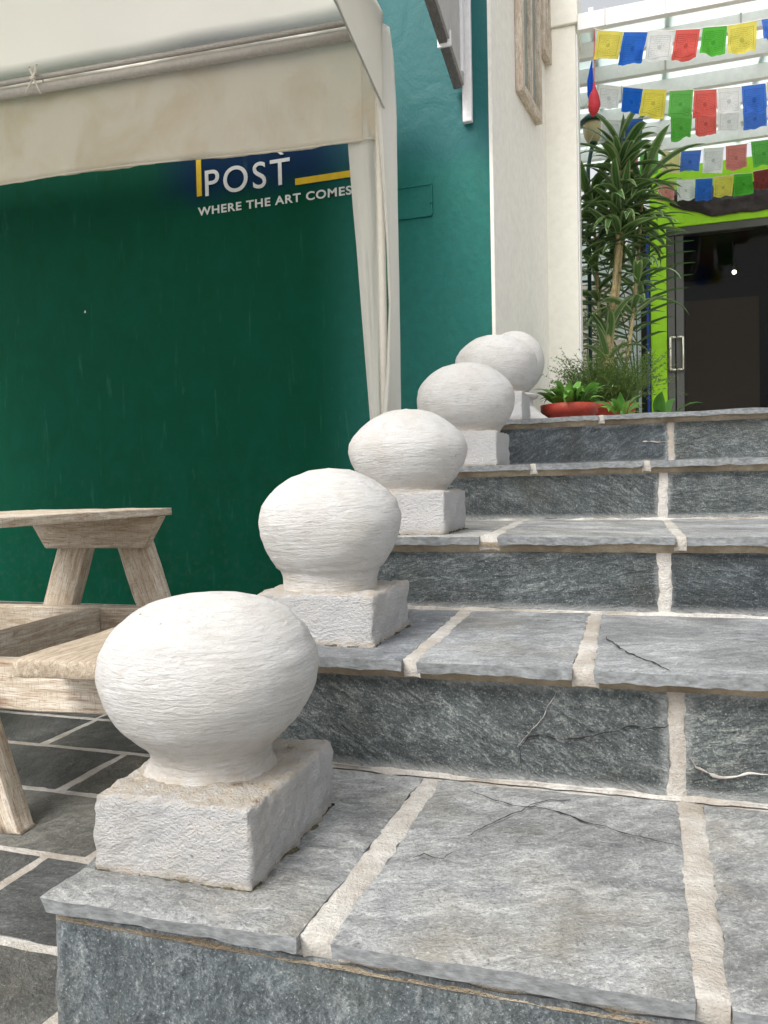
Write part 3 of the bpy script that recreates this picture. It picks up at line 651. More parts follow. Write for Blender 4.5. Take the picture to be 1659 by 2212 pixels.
# ------------------------------------------------------------------ tent
TX0, TX1, TY0, TY1 = -3.9, -.70, -.45, 2.80
tent = empty('canopy_tent', (-2.3, 1.2, ZF), 'off-white canvas canopy tent with valances and gathered corner curtain against the painted wall', 'tent')
for k, (x, y) in enumerate(((TX1, TY1), (TX0, TY1), (TX0, TY0), (TX1, TY0))):
    tube('leg', [(x, y, ZF), (x, y, 2.60)], .019, M_POLE, tent, 14)
zr = lambda x: 2.612-.033*(x+1.88)
tube('rail', [(TX0, TY1, zr(TX0)), (TX1, TY1, zr(TX1))], .026, M_METAL, tent, 16)
tube('rail', [(TX0, TY1-.012, zr(TX0)+.052), (TX1, TY1-.012, zr(TX1)+.052)], .014, M_METAL, tent, 12)
tube('rail', [(TX1, TY0, 2.60), (TX1, TY1-.03, 2.60)], .02, M_METAL, tent, 12)
tube('rail', [(TX0, TY0, 2.60), (TX0, TY1-.03, 2.66)], .02, M_METAL, tent, 12)
tube('rail', [(TX0, TY0, 2.60), (TX1, TY0, 2.60)], .02, M_METAL, tent, 12)
apex = Vector((-2.3, 1.2, 3.72))
cor = [Vector((TX1+.02, TY1+.03, 2.655)), Vector((TX0-.02, TY1+.03, 2.76)), Vector((TX0-.02, TY0-.03, 2.70)), Vector((TX1+.02, TY0-.03, 2.66))]
for k in range(4):
    A, B = cor[k], cor[(k+1) % 4]
    def rf(u, v, A=A, B=B):
        p = A.lerp(B, u).lerp(apex, v); p = p+Vector((0, 0, -.10*math.sin(math.pi*v)*(1-v)+.010*nz((p.x, p.y, 0), 2.2, 3))); return p
    grid_sheet('roof_panel', rf, 24, 18, M_ROOF, tent, .002)
def valance(name, P, zt, zb, mat, seed, n=80, amp=.026):
    def fn(u, v):
        p = P(u); nrm = P(min(1, u+.01))-P(max(0, u-.01)); nrm = Vector((nrm.y, -nrm.x, 0)).normalized()
        z = zt(u)+(zb(u)-zt(u))*v
        return Vector((p.x, p.y, z))+nrm*(amp*v*1.4*nz((p.x*2+seed, p.y*2, z*.7), 2.4, 3)+.004*nz((p.x, p.y, z+seed), 9, 3))
    return grid_sheet(name, fn, n, 14, mat, tent, .002)
vb = valance('valance', lambda u: Vector((TX0+(TX1-.005-TX0)*u, TY1+.045, 0)), lambda u: zr(TX0+(TX1-TX0)*u)+.075, lambda u: 2.112-.0345*(TX0+(TX1-TX0)*u+.72)*1.0 - .012*math.sin(u*9), M_TENT, 1)
tube('valance_hem', [Vector((TX0+(TX1-.01-TX0)*u, TY1+.040, 2.114-.0345*(TX0+(TX1-TX0)*u+.72)-.012*math.sin(u*9))) for u in [i/40 for i in range(41)]], .0045, M_TENT, vb, 6)
zbs = lambda y: 2.205+.150*max(0, min(1, (2.8-y)/.62))+.03*max(0, min(1, (2.18-y)/1.5))
vs_ = valance('valance', lambda u: Vector((TX1+.026+.0*u, TY1+.01+(TY0-TY1)*u, 0)), lambda u: 2.655, lambda u: zbs(TY1+(TY0-TY1)*u), M_TENTW, 5, 70, .010)
tube('valance_hem', [Vector((TX1+.028, TY1+(TY0-TY1)*u, zbs(TY1+(TY0-TY1)*u)+.002)) for u in [i/50 for i in range(51)]], .0045, M_METAL, vs_, 6)
valance('valance', lambda u: Vector((TX0-.02, TY0+(TY1-TY0)*u, 0)), lambda u: 2.70, lambda u: 2.52, M_TENTW, 8)
valance('valance', lambda u: Vector((TX0+(TX1-TX0)*u, TY0-.03, 0)), lambda u: 2.66, lambda u: 2.56, M_TENTW, 9)
def lerpt(tab, z):
    for (z0, a), (z1, b) in zip(tab, tab[1:]):
        if z >= z1: return a+(b-a)*(z-z0)/(z1-z0)
    return tab[-1][1]
def cur1(u, v):   # gathered back curtain, narrower towards the floor
    z = 2.30+(ZF+.02-2.30)*v; xl = lerpt([(2.3, -.886), (2.09, -.877), (.80, -.797), (-.2, -.765)], z); xr = lerpt([(2.3, -.722), (.8, -.724), (-.2, -.722)], z)
    return Vector((xl+(xr-xl)*u, TY1+.035+.027+.004*math.sin(u*7+z*.5)+.010*max(0, abs(u-.82)*-9+1)+.010*nz((u*3, 1, z*.6), 2, 3), z))
grid_sheet('corner_curtain', cur1, 20, 60, M_TENTW, tent, .002)
def cur2(u, v):   # side curtain hanging outside the leg
    z = 2.60+(ZF+.02-2.60)*v; xl = lerpt([(2.6, -.690), (2.3, -.706), (2.05, -.694), (1.6, -.668), (1.30, -.662), (1.0, -.680), (.80, -.705), (-.2, -.71)], z); xr = lerpt([(2.6, -.655), (2.45, -.636), (2.2, -.630), (.8, -.636), (-.2, -.64)], z)
    return Vector((xl+(xr-xl)*u+.004*math.sin(u*9), TY1-.028+.05*u-.02*math.sin(u*math.pi*1.6)+.006*nz((u, 4, z), 3, 2), z))
grid_sheet('corner_curtain', cur2, 14, 60, M_TENTW, tent, .002)
tube('seam', [(-.795, TY1+.036, 2.60), (-.797, TY1+.034, 2.35), (-.795, TY1+.036, 2.10)], .0022, M_TENT, vb, 6)
kn = at(75, 168, 2.766)
bm = bmesh.new()
tube_into(bm, [kn+Vector((.005*math.cos(a)*0, .032+.034*math.cos(a), .0+.034*math.sin(a))) for a in [i*math.pi/8 for i in range(17)]], .004, 6, False)
tube_into(bm, [kn+Vector(d) for d in ((0, -.01, -.01), (-.022, -.012, .045), (-.03, -.004, .06), (-.012, -.008, .03), (.004, -.014, -.006), (-.03, -.012, -.045), (-.055, -.008, -.075))], .0042, 6)
tube_into(bm, [kn+Vector(d) for d in ((0, -.012, -.008), (.016, -.014, .048), (.022, -.008, .062), (.016, -.010, .03), (.0, -.016, -.01), (.022, -.012, -.05), (.042, -.008, -.095))], .0042, 6)
tube_into(bm, [kn+Vector(d) for d in ((-.012, -.016, -.006), (0, -.02, -.012), (.012, -.016, -.004))], .009, 8)
bobj('tie_cord', bm, M_CORD, tent, True)

# ------------------------------------------------------------------ picnic table under the tent
tb = empty('picnic_table', (-1.05, .83, ZF), 'low whitewashed timber picnic table with joined bench seats under the tent', 'table')
TC = -1.05
def leg(y, s, k):
    p = Vector((TC+s*.092, y, .335)); q = Vector((TC+s*.262, y, ZF)); q += (q-p)*0
    ax = (p-q).normalized(); side = Vector((0, 1, 0)); u = ax.cross(side)
    mx = Matrix((ax, side, u)).transposed().to_4x4(); mx.translation = q
    o = rbox('leg', (-.04, -.024, -.047), ((p-q).length+.06, .024, .047), .004, .03, .0015, M_WOOD, tb, mx, 3.1*k, None, (0, 1, 2), 9)
    for v in o.data.vertices:    # foot sawn level with the floor
        if v.co.z < .001: v.co.z = .001
    return o
k = 0
for y, yb in ((.468, .514), (1.235, 1.189)):
    for s in (-1, 1): leg(y, s, k); k += 1
    def trap(name, zt, zb, ht, hb, yy, seed):
        bm = bmesh.new()
        vs = [bm.verts.new((TC+x, yy+dy, z)) for dy in (-.021, .021) for x, z in ((-hb, zb), (hb, zb), (ht, zt), (-ht, zt))]
        for f in ((0, 1, 2, 3), (7, 6, 5, 4), (0, 4, 5, 1), (1, 5, 6, 2), (2, 6, 7, 3), (3, 7, 4, 0)): bm.faces.new([vs[i] for i in f])
        for i in range(1, 24):
            bmesh.ops.bisect_plane(bm, geom=bm.verts[:]+bm.edges[:]+bm.faces[:], plane_co=(TC-.5+i*.0417, 0, 0), plane_no=(1, 0, 0))
        bmesh.ops.bevel(bm, geom=[e for e in bm.edges if e.calc_face_angle(0) > .5], offset=.003, segments=1, affect='EDGES')
        for v in bm.verts: v.co += Vector((0, 1, 1))*.0012*nz(v.co*1.0, 12, 3)
        o = bobj(name, bm, M_WOOD, tb); a = o.data.attributes.new('gco', 'FLOAT_VECTOR', 'POINT')
        for i, v in enumerate(o.data.vertices): a.data[i].vector = v.co+Vector((seed, seed*2, seed))
    trap('top_bearer', .402, .312, .215, .160, yb, k*1.7)
    trap('seat_bearer', .141, .043, .545, .500, yb, k*2.9+4)
    k += 1
wood_bar('stretcher', (TC, .537, .0935), (TC, 1.166, .0935), .095, .04, tb, M_WOOD, 21.)
for j, x in enumerate((TC-.115, TC+.108)):
    rbox('top_plank', (x-.112, .34, .4025), (x+.109, 1.240, .425), .004, .03, .0015, M_WOOD, tb, None, 30.+j, None, (1, 0, 2), 9)
for j, x in enumerate((TC-.475, TC+.475)):
    rbox('seat_plank', (x-.100, .365, .1425), (x+.092, 1.214, .177), .005, .025, .002, M_WOODB if j else M_WOOD, tb, None, 40.+j, None, (1, 0, 2), 9)

tb.rotation_euler.z = R(3.8)

# ------------------------------------------------------------------ courtyard: glazed roof
roof = empty('glazed_roof', (1.4, 4.4, 3.25), 'white slatted roof with pale translucent sheets over the courtyard', 'roof')
bys = [4.38+.342*i for i in range(7)]
for i, y in enumerate(bys):
    box('beam', (.0925 if i == 0 else -.45, y-.024, 3.245), (3.2, y+.024, 3.345), M_BEAM, roof, .003)
    box('roof_sheet', (.094 if i == 0 else -.45, y+.05, 3.352), (3.2, y+.38, 3.357), M_SHEET, roof, 0)
for x in (.17, .62, 1.25, 2.2):
    box('purlin', (x-.015, 4.41, 3.358), (x+.015, 6.75, 3.40), M_BEAM, roof, .002)
for x, i in ((.255, 0), (.60, 0), (.62, 2), (1.05, 1), (.33, 3)):
    box('joint_plate', (x-.006, bys[i]-.028, 3.243), (x+.006, bys[i]-.0245, 3.347), M_METAL, roof, 0)

# ------------------------------------------------------------------ prayer flags
def z3(x, y): return (1207+x*.2725, y*.2725)
def flag_string(name, Y, quads, label, seed, xl, xr):
    e = empty(name, tuple(at(*z3(*quads[0][1]), Y)), label, 'flags', 'strings of prayer flags over the courtyard')
    pts = [Vector(xl)]
    for i, (c, tl, tr, br, bl) in enumerate(quads):
        A, B, C_, D = [at(*z3(*p), Y) for p in (tl, tr, br, bl)]
        pts += [A+Vector((0, -.002, .0)), B+Vector((0, -.002, .0))]
        def fn(u, v, A=A, B=B, C_=C_, D=D, i=i):
            p = A.lerp(B, u).lerp(D.lerp(C_, u), 1-v if False else v)
            k = nz((u*1.3+i*3.7, v*1.5, seed), 1.4, 2)
            return p+Vector((.004*v*nz((u, v*3, i+seed), 2, 2), -.006*math.sin(math.pi*u)-.055*v*k, -.004*math.sin(math.pi*u)+.006*v*nz((u*2, i, seed), 2, 2)))
        o = grid_sheet('flag', lambda u, v, f=fn: f(u, v), 10, 12, FL[c], e)
        me = o.data
        for l in me.uv_layers[0].data: l.uv = (l.uv[0], 1-l.uv[1])
    pts.append(Vector(xr)); tube('cord', pts, .0022, M_CORD, e, 6)
    return e
q1 = [('y', (310, 240), (512, 255), (468, 465), (275, 470)), ('b', (516, 255), (705, 255), (655, 498), (468, 490)), ('w', (715, 250), (915, 245), (885, 485), (680, 480)), ('r', (930, 238), (1120, 230), (1085, 470), (893, 475)), ('g', (1143, 220), (1335, 205), (1315, 440), (1112, 448)), ('y', (1342, 205), (1570, 165), (1565, 398), (1340, 435)), ('b', (1607, 155), (1800, 130), (1815, 340), (1620, 322)), ('w', (1830, 125), (2030, 90), (2040, 320), (1835, 335))]
q2 = [('w', (315, 670), (495, 690), (470, 860), (310, 865)), ('b', (510, 690), (668, 705), (635, 905), (495, 895)), ('y', (670, 708), (855, 712), (832, 945), (637, 905)), ('g', (880, 722), (1066, 710), (1050, 930), (865, 925)), ('r', (1072, 718), (1252, 708), (1250, 920), (1062, 925)), ('w', (1257, 705), (1444, 690), (1440, 900), (1258, 905)), ('b', (1448, 685), (1640, 660), (1650, 880), (1465, 900)), ('y', (1646, 655), (1850, 630), (1850, 840), (1660, 850))]
q2b = [('w', (335, 950), (490, 960), (485, 1140), (330, 1135)), ('b', (500, 945), (668, 938), (657, 1118), (495, 1130)), ('g', (886, 915), (1058, 903), (1045, 1090), (890, 1125)), ('r', (1080, 900), (1250, 890), (1250, 1055), (1082, 1082)), ('w', (1262, 885), (1442, 865), (1440, 1030), (1260, 1045)), ('b', (1462, 862), (1645, 840), (1650, 1000), (1465, 1030))]
q3 = [('p', (525, 1215), (635, 1210), (615, 1380), (505, 1390)), ('g', (645, 1212), (790, 1208), (785, 1380), (640, 1385)), ('l', (815, 1205), (966, 1205), (965, 1368), (815, 1365)), ('b', (970, 1200), (1130, 1190), (1110, 1360), (957, 1365)), ('w', (1150, 1180), (1308, 1170), (1297, 1365), (1140, 1365)), ('p', (1325, 1160), (1492, 1140), (1487, 1335), (1325, 1352)), ('g', (1522, 1125), (1720, 1100), (1720, 1300), (1545, 1320))]
q4 = [('p', (790, 1440), (918, 1435), (915, 1590), (775, 1595)), ('w', (935, 1428), (1078, 1420), (1080, 1570), (940, 1600)), ('b', (1085, 1420), (1220, 1412), (1215, 1585), (1082, 1590)), ('y', (1228, 1405), (1385, 1385), (1378, 1550), (1225, 1570)), ('g', (1390, 1382), (1535, 1372), (1545, 1530), (1385, 1560)), ('m', (1540, 1360), (1700, 1330), (1700, 1480), (1550, 1505))]
s1 = flag_string('prayer_flag_string', 4.22, q1, 'top string of prayer flags under the first roof slat, starting with yellow', 1, tuple(at(1284, 60, 4.36)), (2.0, 4.3, 3.30))
flag_string('prayer_flag_string', 4.62, q2, 'second string of prayer flags, starting with white then blue by the lantern', 2, (.10, 4.72, 2.93), (2.0, 4.7, 3.0))
flag_string('prayer_flag_string', 4.86, q2b, 'string of prayer flags just below and behind the second string', 3, (.08, 5.1, 2.80), (2.0, 5.0, 2.95))
flag_string('prayer_flag_string', 5.5, q3, 'string of faded prayer flags crossing above the lime green lintel', 4, (.10, 5.3, 2.90), (2.4, 5.6, 3.1))
flag_string('prayer_flag_string', 6.1, q4, 'lowest string of prayer flags in front of the black tarpaulin', 5, (.15, 5.4, 2.75), (2.4, 6.4, 3.1))
pn = empty('rolled_pennant', tuple(at(1284, 195, 4.24)), 'rolled red and blue flags dangling above the lantern', 'flag')
tube('string', [at(1284, 66, 4.25), at(1283, 140, 4.24), at(1283, 178, 4.24), at(1282, 194, 4.24)], .003, M_RED, pn, 6)
tube('flag', [at(1283, 180, 4.24), at(1284, 192, 4.24), at(1283, 208, 4.24), at(1284, 228, 4.24), at(1282, 240, 4.24), at(1281, 252, 4.24)], [.006, .011, .030, .036, .030, .006], M_RED, pn, 12)
tube('flag', [at(1279, 130, 4.27), at(1277, 150, 4.27), at(1275, 175, 4.27), at(1274, 205, 4.27), at(1273, 216, 4.27)], [.003, .010, .018, .014, .004], FL['b'], pn, 10)

# ------------------------------------------------------------------ lantern
lp = empty('lantern_post', (.135, 5.15, ZS[4]), 'lantern with dark green cap and cream globe on a slim dark post', 'lamp')
tube('post', [(.10, 5.15, ZS[4]-.006), (.10, 5.15, 2.70), (.118, 5.15, 2.80), (.135, 5.15, 2.87)], .014, M_LAMPCAP, lp, 10)
def small_lathe(name, prof, ctr, mat, parent, seg=28):
    bm = bmesh.new(); rings = [[bm.verts.new((ctr[0]+r*math.cos(2*math.pi*k/seg), ctr[1]+r*math.sin(2*math.pi*k/seg), ctr[2]+z)) for k in range(seg)] for r, z in prof]
    for A, B in zip(rings, rings[1:]):
        for k in range(seg): bm.faces.new((A[k], A[(k+1) % seg], B[(k+1) % seg], B[k]))
    bm.faces.new(rings[0][::-1]); bm.faces.new(rings[-1]); return bobj(name, bm, mat, parent, True)
small_lathe('globe', [(.028, 0), (.046, .015), (.060, .05), (.068, .09), (.068, .12), (.062, .145)], (.135, 5.15, 2.875), M_LAMPGLASS, lp)
small_lathe('cap', [(.088, .0), (.092, .012), (.070, .035), (.045, .055), (.02, .068), (.012, .09), (.004, .095)], (.135, 5.15, 3.012), M_LAMPCAP, lp)
small_lathe('collar', [(.03, 0), (.034, .012), (.026, .02)], (.135, 5.15, 2.862), M_LAMPCAP, lp)

# ------------------------------------------------------------------ shop front
YD = 6.8
shop = empty('shop_front', (1.4, YD, ZS[4]), 'lime green shop front with dark open doorway behind the plants', 'shop front')
box('jamb', (.534, YD, ZS[4]-.006), (.668, YD+.16, 3.24), M_LIME, shop, .004)
box('lintel', (.6685, YD, 2.712), (2.4, YD+.16, 3.238), M_LIME, shop, .004)
box('jamb', (2.10, YD+.002, ZS[4]-.006), (2.4, YD+.16, 2.711), M_LIME, shop, .004)
box('door_header', (.6685, YD+.015, 2.645), (2.099, YD+.12, 2.711), M_ALU, shop, .003)
d1 = box('door_stile', (.672, YD+.03, ZS[4]-.006), (.737, YD+.08, 2.644), M_ALU, shop, .004)
dr = box('door_stile', (.744, YD+.03, ZS[4]-.006), (.812, YD+.08, 2.644), M_ALU, shop, .004)
def dh(x, s, par):
    bm = bmesh.new(); tube_into(bm, [(x, YD+.03, 1.455), (x, YD-.03, 1.455), (x+s*.0, YD-.035, 1.46), (x, YD-.035, 1.735), (x, YD-.03, 1.74), (x, YD+.03, 1.74)], .010, 10)
    for z in (1.455, 1.74): tube_into(bm, [(x, YD-.033, z), (x+s*.047, YD-.033, z)], .010, 10)
    return bobj('handle', bm, M_STEEL, par, True)
dh(.695, 1, d1); dh(.800, -1, dr)
box('door_glass', (.8125, YD+.05, ZS[4]-.002), (2.099, YD+.058, 2.644), M_GLASS, shop, 0)
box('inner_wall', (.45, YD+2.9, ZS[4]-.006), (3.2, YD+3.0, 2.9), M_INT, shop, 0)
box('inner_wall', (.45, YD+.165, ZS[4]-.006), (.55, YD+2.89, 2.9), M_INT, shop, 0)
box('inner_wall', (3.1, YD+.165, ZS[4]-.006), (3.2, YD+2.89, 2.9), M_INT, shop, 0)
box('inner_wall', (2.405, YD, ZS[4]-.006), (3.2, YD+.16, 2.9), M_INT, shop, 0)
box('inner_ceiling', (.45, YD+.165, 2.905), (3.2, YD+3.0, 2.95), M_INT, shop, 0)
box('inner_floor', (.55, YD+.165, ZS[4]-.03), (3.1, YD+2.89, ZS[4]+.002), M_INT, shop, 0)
def tarp(u, v):
    x = .70+1.55*u; top = 3.03-.02*u
    bot = lerpt([(0., 2.90), (-.10, 2.83), (-.22, 2.765), (-.45, 2.765), (-1., 2.80)], -u)
    z = top+(bot-top)*v
    return Vector((x, YD-.012-.07*math.sin(math.pi*min(1, v*1.02))-.030*nz((x*2, z*4, 1), 2.5, 4)*math.sin(math.pi*v), z+.012*nz((x, 2, v), 6, 3)))
grid_sheet('rolled_tarpaulin', tarp, 90, 22, M_BLACK, shop, .003)
pt = empty('partition_panel', (1.15, 8.4, ZS[4]), 'dim brown timber panel standing inside the dark doorway', 'panel')
pa, pb = at(1482, 652, 8.4), at(1640, 650, 8.4)
box('board', (pa.x, 8.4, ZS[4]+.003), (pb.x, 8.43, pa.z), M_BROWN, pt, .003)
box('post', (pa.x-.07, 8.395, ZS[4]+.003), (pa.x-.002, 8.44, pa.z+.01), M_BROWN, pt, .003)
bpn = at(1586, 588, 8.2)
lb = empty('ceiling_bulb', tuple(bpn), 'small lit bulb hanging inside the dark doorway', 'lamp')
bm = bmesh.new(); bmesh.ops.create_uvsphere(bm, u_segments=16, v_segments=10, radius=.019, matrix=Matrix.Translation(bpn)); bobj('bulb', bm, M_BULB, lb, True)
tube('flex', [bpn+Vector((0, 0, .02)), Vector((bpn.x, bpn.y, 2.906))], .004, M_BLACK, lb, 6)
tube('holder', [bpn+Vector((0, 0, .02)), bpn+Vector((0, 0, .07))], .014, M_BLACK, lb, 10)
bpo = box('blue_post', (.499, YD-.02, ZS[4]-.006), (.522, YD+.02, 2.66), M_BLUE, None, .003)
tag(bpo, 'narrow blue painted post beside the lime green jamb', 'post')

# pale glazed screen and block wall behind the plants
sc = empty('glazed_screen', (.1, 7.3, ZS[4]), 'white framed screen of pale panes behind the tall potted plant', 'screen')
for i in range(8):
    for j in range(8):
        box('pane', (-.62+i*.16, 7.30, .80+j*.30), (-.62+i*.16+.135, 7.306, .80+j*.30+.275), M_SHEET, sc, 0)
for i in range(9): box('mullion', (-.643+i*.16, 7.285, ZS[4]-.006), (-.621+i*.16, 7.325, 3.24), M_WHITEPAINT, sc, .002)
for j in range(9): box('transom', (-.643, 7.290, .777+j*.30), (.66, 7.320, .798+j*.30), M_WHITEPAINT, sc, .002)
bw = empty('block_wall', (-.05, 6.4, ZS[4]), 'low stack of beige blocks behind the leaves beside the ivory pilaster', 'wall')
rb = random.Random(5)
for j in range(9):
    for i in range(3):
        x0 = -.25+i*.17+(.085 if j % 2 else 0); zz_ = ZS[4]-.004+j*.165
        box('block', (x0+.004, 6.42+rb.uniform(-.008, .008), zz_), (x0+.166, 6.56, zz_+.158), M_TILE, bw, .004)

# ------------------------------------------------------------------ plants
def leaf_mesh(name, L, W, droop, fold, mat, lift=.5, nseg=9, shape='strap', wav=0.):
    bm = bmesh.new(); uvl = bm.loops.layers.uv.new('UVMap'); rows_ = []; x = z = 0.; a = lift
    for i in range(nseg+1):
        s = i/nseg
        if i: x += L/nseg*math.cos(a); z += L/nseg*math.sin(a); a -= droop/nseg*(.4+1.2*s)
        wd = W*(min(1, .45+s*2.2)*(1-max(0, s-.45)**1.7/.55**1.7*.97) if shape == 'strap' else max(.06, math.sin(math.pi*min(1, s**.8*.97+.02)))*1.0)*.5
        rows_.append([bm.verts.new((x-math.sin(a)*0, y_, z+fold*abs(y_)+wav*math.sin(s*9)*y_)) for y_ in (-wd, 0, wd)])
    for i in range(nseg):
        for c in range(2):
            f = bm.faces.new((rows_[i][c], rows_[i+1][c], rows_[i+1][c+1], rows_[i][c+1]))
            for l, (ii, cc) in zip(f.loops, ((i, c), (i+1, c), (i+1, c+1), (i, c+1))): l[uvl].uv = (cc/2, ii/nseg)
    me = bpy.data.meshes.new(name); bm.to_mesh(me); bm.free(); me.materials.append(mat)
    me.polygons.foreach_set('use_smooth', [True]*len(me.polygons)); return me
def put_leaf(me, parent, pos, az, tilt, roll, sc_, name='leaf'):
    o = bpy.data.objects.new(name, me); COL.objects.link(o); o.parent = parent
    o.matrix_local = Matrix.Translation(Vector(pos)-wloc(parent)) @ Matrix.Rotation(az, 4, 'Z') @ Matrix.Rotation(-tilt, 4, 'Y') @ Matrix.Rotation(roll, 4, 'X') @ Matrix.Scale(sc_, 4)
    return o
rp = random.Random(11)
def pot(parent, x, y, r, h, mat=None):
    small_lathe('pot', [(r*.72, 0), (r*.95, h*.86), (r*1.04, h*.87), (r*1.04, h), (r*.93, h), (r*.90, h*.92), (.002, h*.92)], (x, y, ZS[4]-.005), mat or M_CLAY, parent)
YP = 4.85
dr_ = empty('dracaena', (.23, YP, ZS[4]), 'tall potted plant with bare cane trunks and arching striped strap leaves', 'plant')
pot(dr_, .23, YP, .17, .26)
base = Vector((.23, YP, ZS[4]+.2))
c1 = [base, at(1312, 740, YP), at(1327, 620, YP), at(1336, 520, YP), at(1338, 420, YP), at(1340, 330, YP)]
c2 = [base+Vector((.03, .02, 0)), at(1319, 740, YP+.03), at(1334, 620, YP+.03), at(1341, 540, YP+.03), at(1345, 450, YP+.03)]
c3 = [base+Vector((.06, .05, 0)), at(1360, 740, YP+.12), at(1375, 600, YP+.15), at(1385, 470, YP+.16), at(1388, 400, YP+.16)]
c4 = [base+Vector((-.05, .05, 0)), at(1300, 760, YP+.16), at(1292, 640, YP+.2), at(1285, 500, YP+.22), at(1280, 430, YP+.22)]
for c_, r0 in ((c1, .024), (c2, .021), (c3, .014), (c4, .014)):
    pts = []
    for a, b in zip(c_, c_[1:]): pts += [a.lerp(b, i/6) for i in range(6)]
    pts.append(c_[-1])
    tube('trunk', [p+Vector((.004, .004, 0))*nz(p, 9, 2) for p in pts], [r0*(1-.45*i/len(pts))*(1+.10*math.sin(i*2.4)) for i in range(len(pts))], M_BARK, dr_, 10)
straps = [leaf_mesh('strap_leaf', L, W, d, .35, M_LEAF, lf) for L, W, d, lf in ((.36, .058, 1.0, .65), (.42, .062, 1.3, .7), (.32, .056, .8, .8), (.38, .066, 1.6, .6), (.44, .060, 1.1, .45), (.30, .054, .5, .9))]
def rosettes(path, heads, n, spread, smin=.75, smax=1.1, drop=0.):
    for h, (t, up) in enumerate(heads):
        k = t*(len(path)-1); i = min(int(k), len(path)-2); p = path[i].lerp(path[i+1], k-i)
        for j in range(n):
            az = rp.uniform(0, 2*math.pi) if n < 6 else 2*math.pi*(j+rp.random()*.8)/n
            put_leaf(rp.choice(straps), dr_, p+Vector((rp.uniform(-.01, .01), rp.uniform(-.01, .01), rp.uniform(-.06, .05))), az, up+rp.uniform(-.45, .35)-drop, rp.uniform(-.4, .4), rp.uniform(smin, smax))
rosettes(c1, [(1., .55), (.97, .25), (.93, .0), (.88, -.2), (.82, -.35), (.76, -.4), (.69, -.3), (.62, -.4)], 10, 1)
rosettes(c2, [(1., .3), (.94, -.1), (.86, -.3), (.77, -.3)], 8, 1)
rosettes(c3, [(1., .4), (.93, .1), (.86, -.1), (.78, -.3), (.70, -.4), (.61, -.4), (.50, -.3), (.38, -.2)], 9, 1)
rosettes(c4, [(1., .3), (.93, 0.), (.85, -.2), (.77, -.3), (.68, -.4), (.59, -.4), (.5, -.3), (.38, -.2)], 9, 1)
rosettes(c1, [(.2, .5), (.16, .2)], 6, 1, .7, .95)
pl = empty('areca_palm', (.42, 5.6, ZS[4]), 'feathery palm with fine arching fronds behind the striped plant', 'plant')
pot(pl, .42, 5.6, .15, .24)
def frond(parent, p0, az, L, lift, droop, n=20):
    bm = bmesh.new(); uvl = bm.loops.layers.uv.new('UVMap'); x = z = 0.; a = lift; pts = []
    for i in range(n+1):
        if i: x += L/n*math.cos(a); z += L/n*math.sin(a); a -= droop/n*(.3+1.4*i/n)
        pts.append((Vector((x, 0, z)), a))
    tube_into(bm, [p for p, _ in pts], [.006*(1-.8*i/n)+.0008 for i in range(n+1)], 5)
    for i in range(int(n*.35), n+1):
        p, a = pts[i]; s = (i-n*.35)/(n*.65); ll = L*.30*math.sin(math.pi*(.18+.75*s))
        for sd in (-1, 1):
            d = Vector((math.cos(a)*.75, sd*.85, math.sin(a)*.75-.1)).normalized(); q = [p+d*ll*t+Vector((0, 0, -.35*ll*t*t)) for t in (0, .35, .7, 1.)]
            sv = Vector((math.cos(a), 0, math.sin(a)))*.011; w_ = [.5, 1., .7, .05]
            vs = [[bm.verts.new(q[k]-sv*w_[k]), bm.verts.new(q[k]+sv*w_[k])] for k in range(4)]
            for k in range(3):
                f = bm.faces.new((vs[k][0], vs[k+1][0], vs[k+1][1], vs[k][1]))
    o = bobj('frond', bm, M_PALM, None, True, False); o.parent = parent
    o.matrix_local = Matrix.Translation(Vector(p0)-wloc(parent)) @ Matrix.Rotation(az, 4, 'Z'); return o
for az, L, lf, dp in ((2.6, 1.9, 1.35, 1.7), (3.3, 2.0, 1.4, 1.5), (-2.0, 1.9, 1.4, 1.5), (1.9, 2.1, 1.45, 1.2), (-2.6, 1.5, 1.3, 1.7), (2.9, 1.5, 1.3, 1.6), (-1.6, 1.7, 1.45, 1.0), (2.2, 1.7, 1.3, 1.6)):
    frond(pl, (.42, 5.6, ZS[4]+.2), az, L, lf, dp)
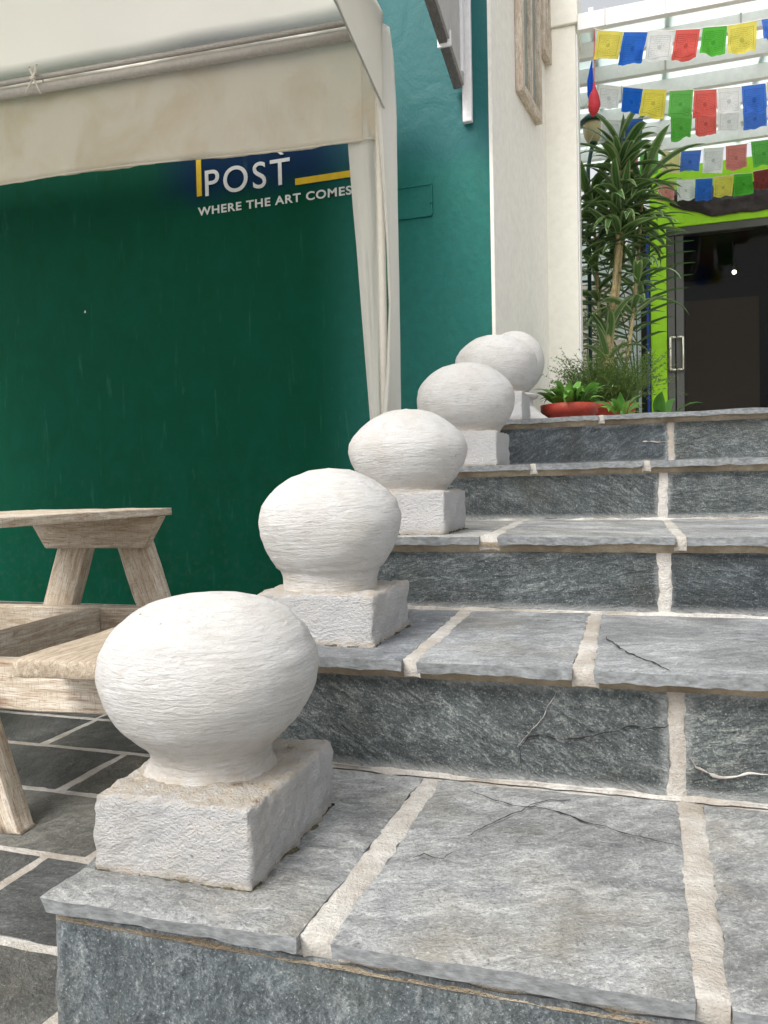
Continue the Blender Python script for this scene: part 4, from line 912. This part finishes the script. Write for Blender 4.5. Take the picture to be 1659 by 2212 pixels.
# feathery fern bush
fn_ = empty('fern_bush', (.26, 3.95, ZS[4]), 'bushy feathery fern in front of the tall striped plant', 'plant')
pot(fn_, .26, 3.95, .14, .20)
bm = bmesh.new(); uvl = bm.loops.layers.uv.new('UVMap'); rf_ = random.Random(21)
for i in range(430):
    az = rf_.uniform(0, 2*math.pi); a = rf_.uniform(.75, 1.5); L = rf_.uniform(.20, .40); p = Vector((.26, 3.95, ZS[4]+.17))+Vector((rf_.uniform(-.15, .15), rf_.uniform(-.11, .11), 0))
    d = rf_.uniform(.3, 1.3); n = 15; prevp = p
    for k in range(n):
        hd = Vector((math.cos(az)*math.cos(a), math.sin(az)*math.cos(a), math.sin(a))); q = prevp+hd*L/n; a -= d/n
        sv = Vector((-math.sin(az), math.cos(az), 0))*.0012
        bm.faces.new([bm.verts.new(v) for v in (prevp-sv, prevp+sv, q+sv, q-sv)])
        if k > 2:
            for _ in range(4):
                nd = (hd*.5+Vector((rf_.uniform(-1, 1), rf_.uniform(-1, 1), rf_.uniform(-.5, .8)))).normalized()*rf_.uniform(.012, .026); s2 = nd.cross(Vector((.3, .5, .8))).normalized()*.0022
                bm.faces.new([bm.verts.new(v) for v in (q-s2, q+s2, q+nd)])
        prevp = q
tag(bobj('foliage', bm, M_FERN, fn_, False, False), None, None, None, 'stuff')
# bowl planter
bc = at(1229, 872, 3.02)
bo = empty('planter_bowl', (bc.x, 3.02, ZS[4]), 'red clay bowl planted with fresh green broad leaves beside the finial', 'planter')
small_lathe('bowl', [(.075, 0), (.095, .02), (.118, .075), (.128, .078), (.130, .120), (.118, .122), (.112, .105), (.002, .100)], (bc.x, 3.02, ZS[4]-.005), M_CLAY, bo, 40)
broad = [leaf_mesh('broad_leaf', L, W, d, .25, M_HOSTA, lf, 8, 'broad', .15) for L, W, d, lf in ((.13, .036, 1.4, .9), (.11, .038, 1.8, .7), (.14, .034, 1.2, .8), (.10, .034, 1.0, 1.0))]
for i in range(70):
    az = rp.uniform(0, 2*math.pi); rr_ = rp.uniform(0, .085)
    put_leaf(rp.choice(broad), bo, (bc.x+math.cos(az)*rr_, 3.02+math.sin(az)*rr_, ZS[4]+.10+rp.uniform(0, .05)), az+rp.uniform(-.5, .5), rp.uniform(-.25, .5), rp.uniform(-.5, .5), rp.uniform(.75, 1.15))
for nm, x_, y_, n_, s_, lab in (('leafy_seedling', .345, 3.55, 14, 1.05, 'small bright leafy plant at the foot of the fern'), ('broad_leaf_plant', .60, 5.9, 10, 2.6, 'dark broad leaved plant against the foot of the lime green jamb')):
    e = empty(nm, (x_, y_, ZS[4]), lab, 'plant'); pot(e, x_, y_, .07 if s_ < 2 else .12, .10 if s_ < 2 else .2)
    for i in range(n_):
        az = 2*math.pi*i/n_+rp.uniform(-.3, .3)
        me = broad[i % 4]
        put_leaf(me, e, (x_+math.cos(az)*.03, y_+math.sin(az)*.03, ZS[4]+(.08 if s_ < 2 else .16)+rp.uniform(0, .05)), az, rp.uniform(-.1, .6), rp.uniform(-.4, .4), s_*rp.uniform(.8, 1.1))
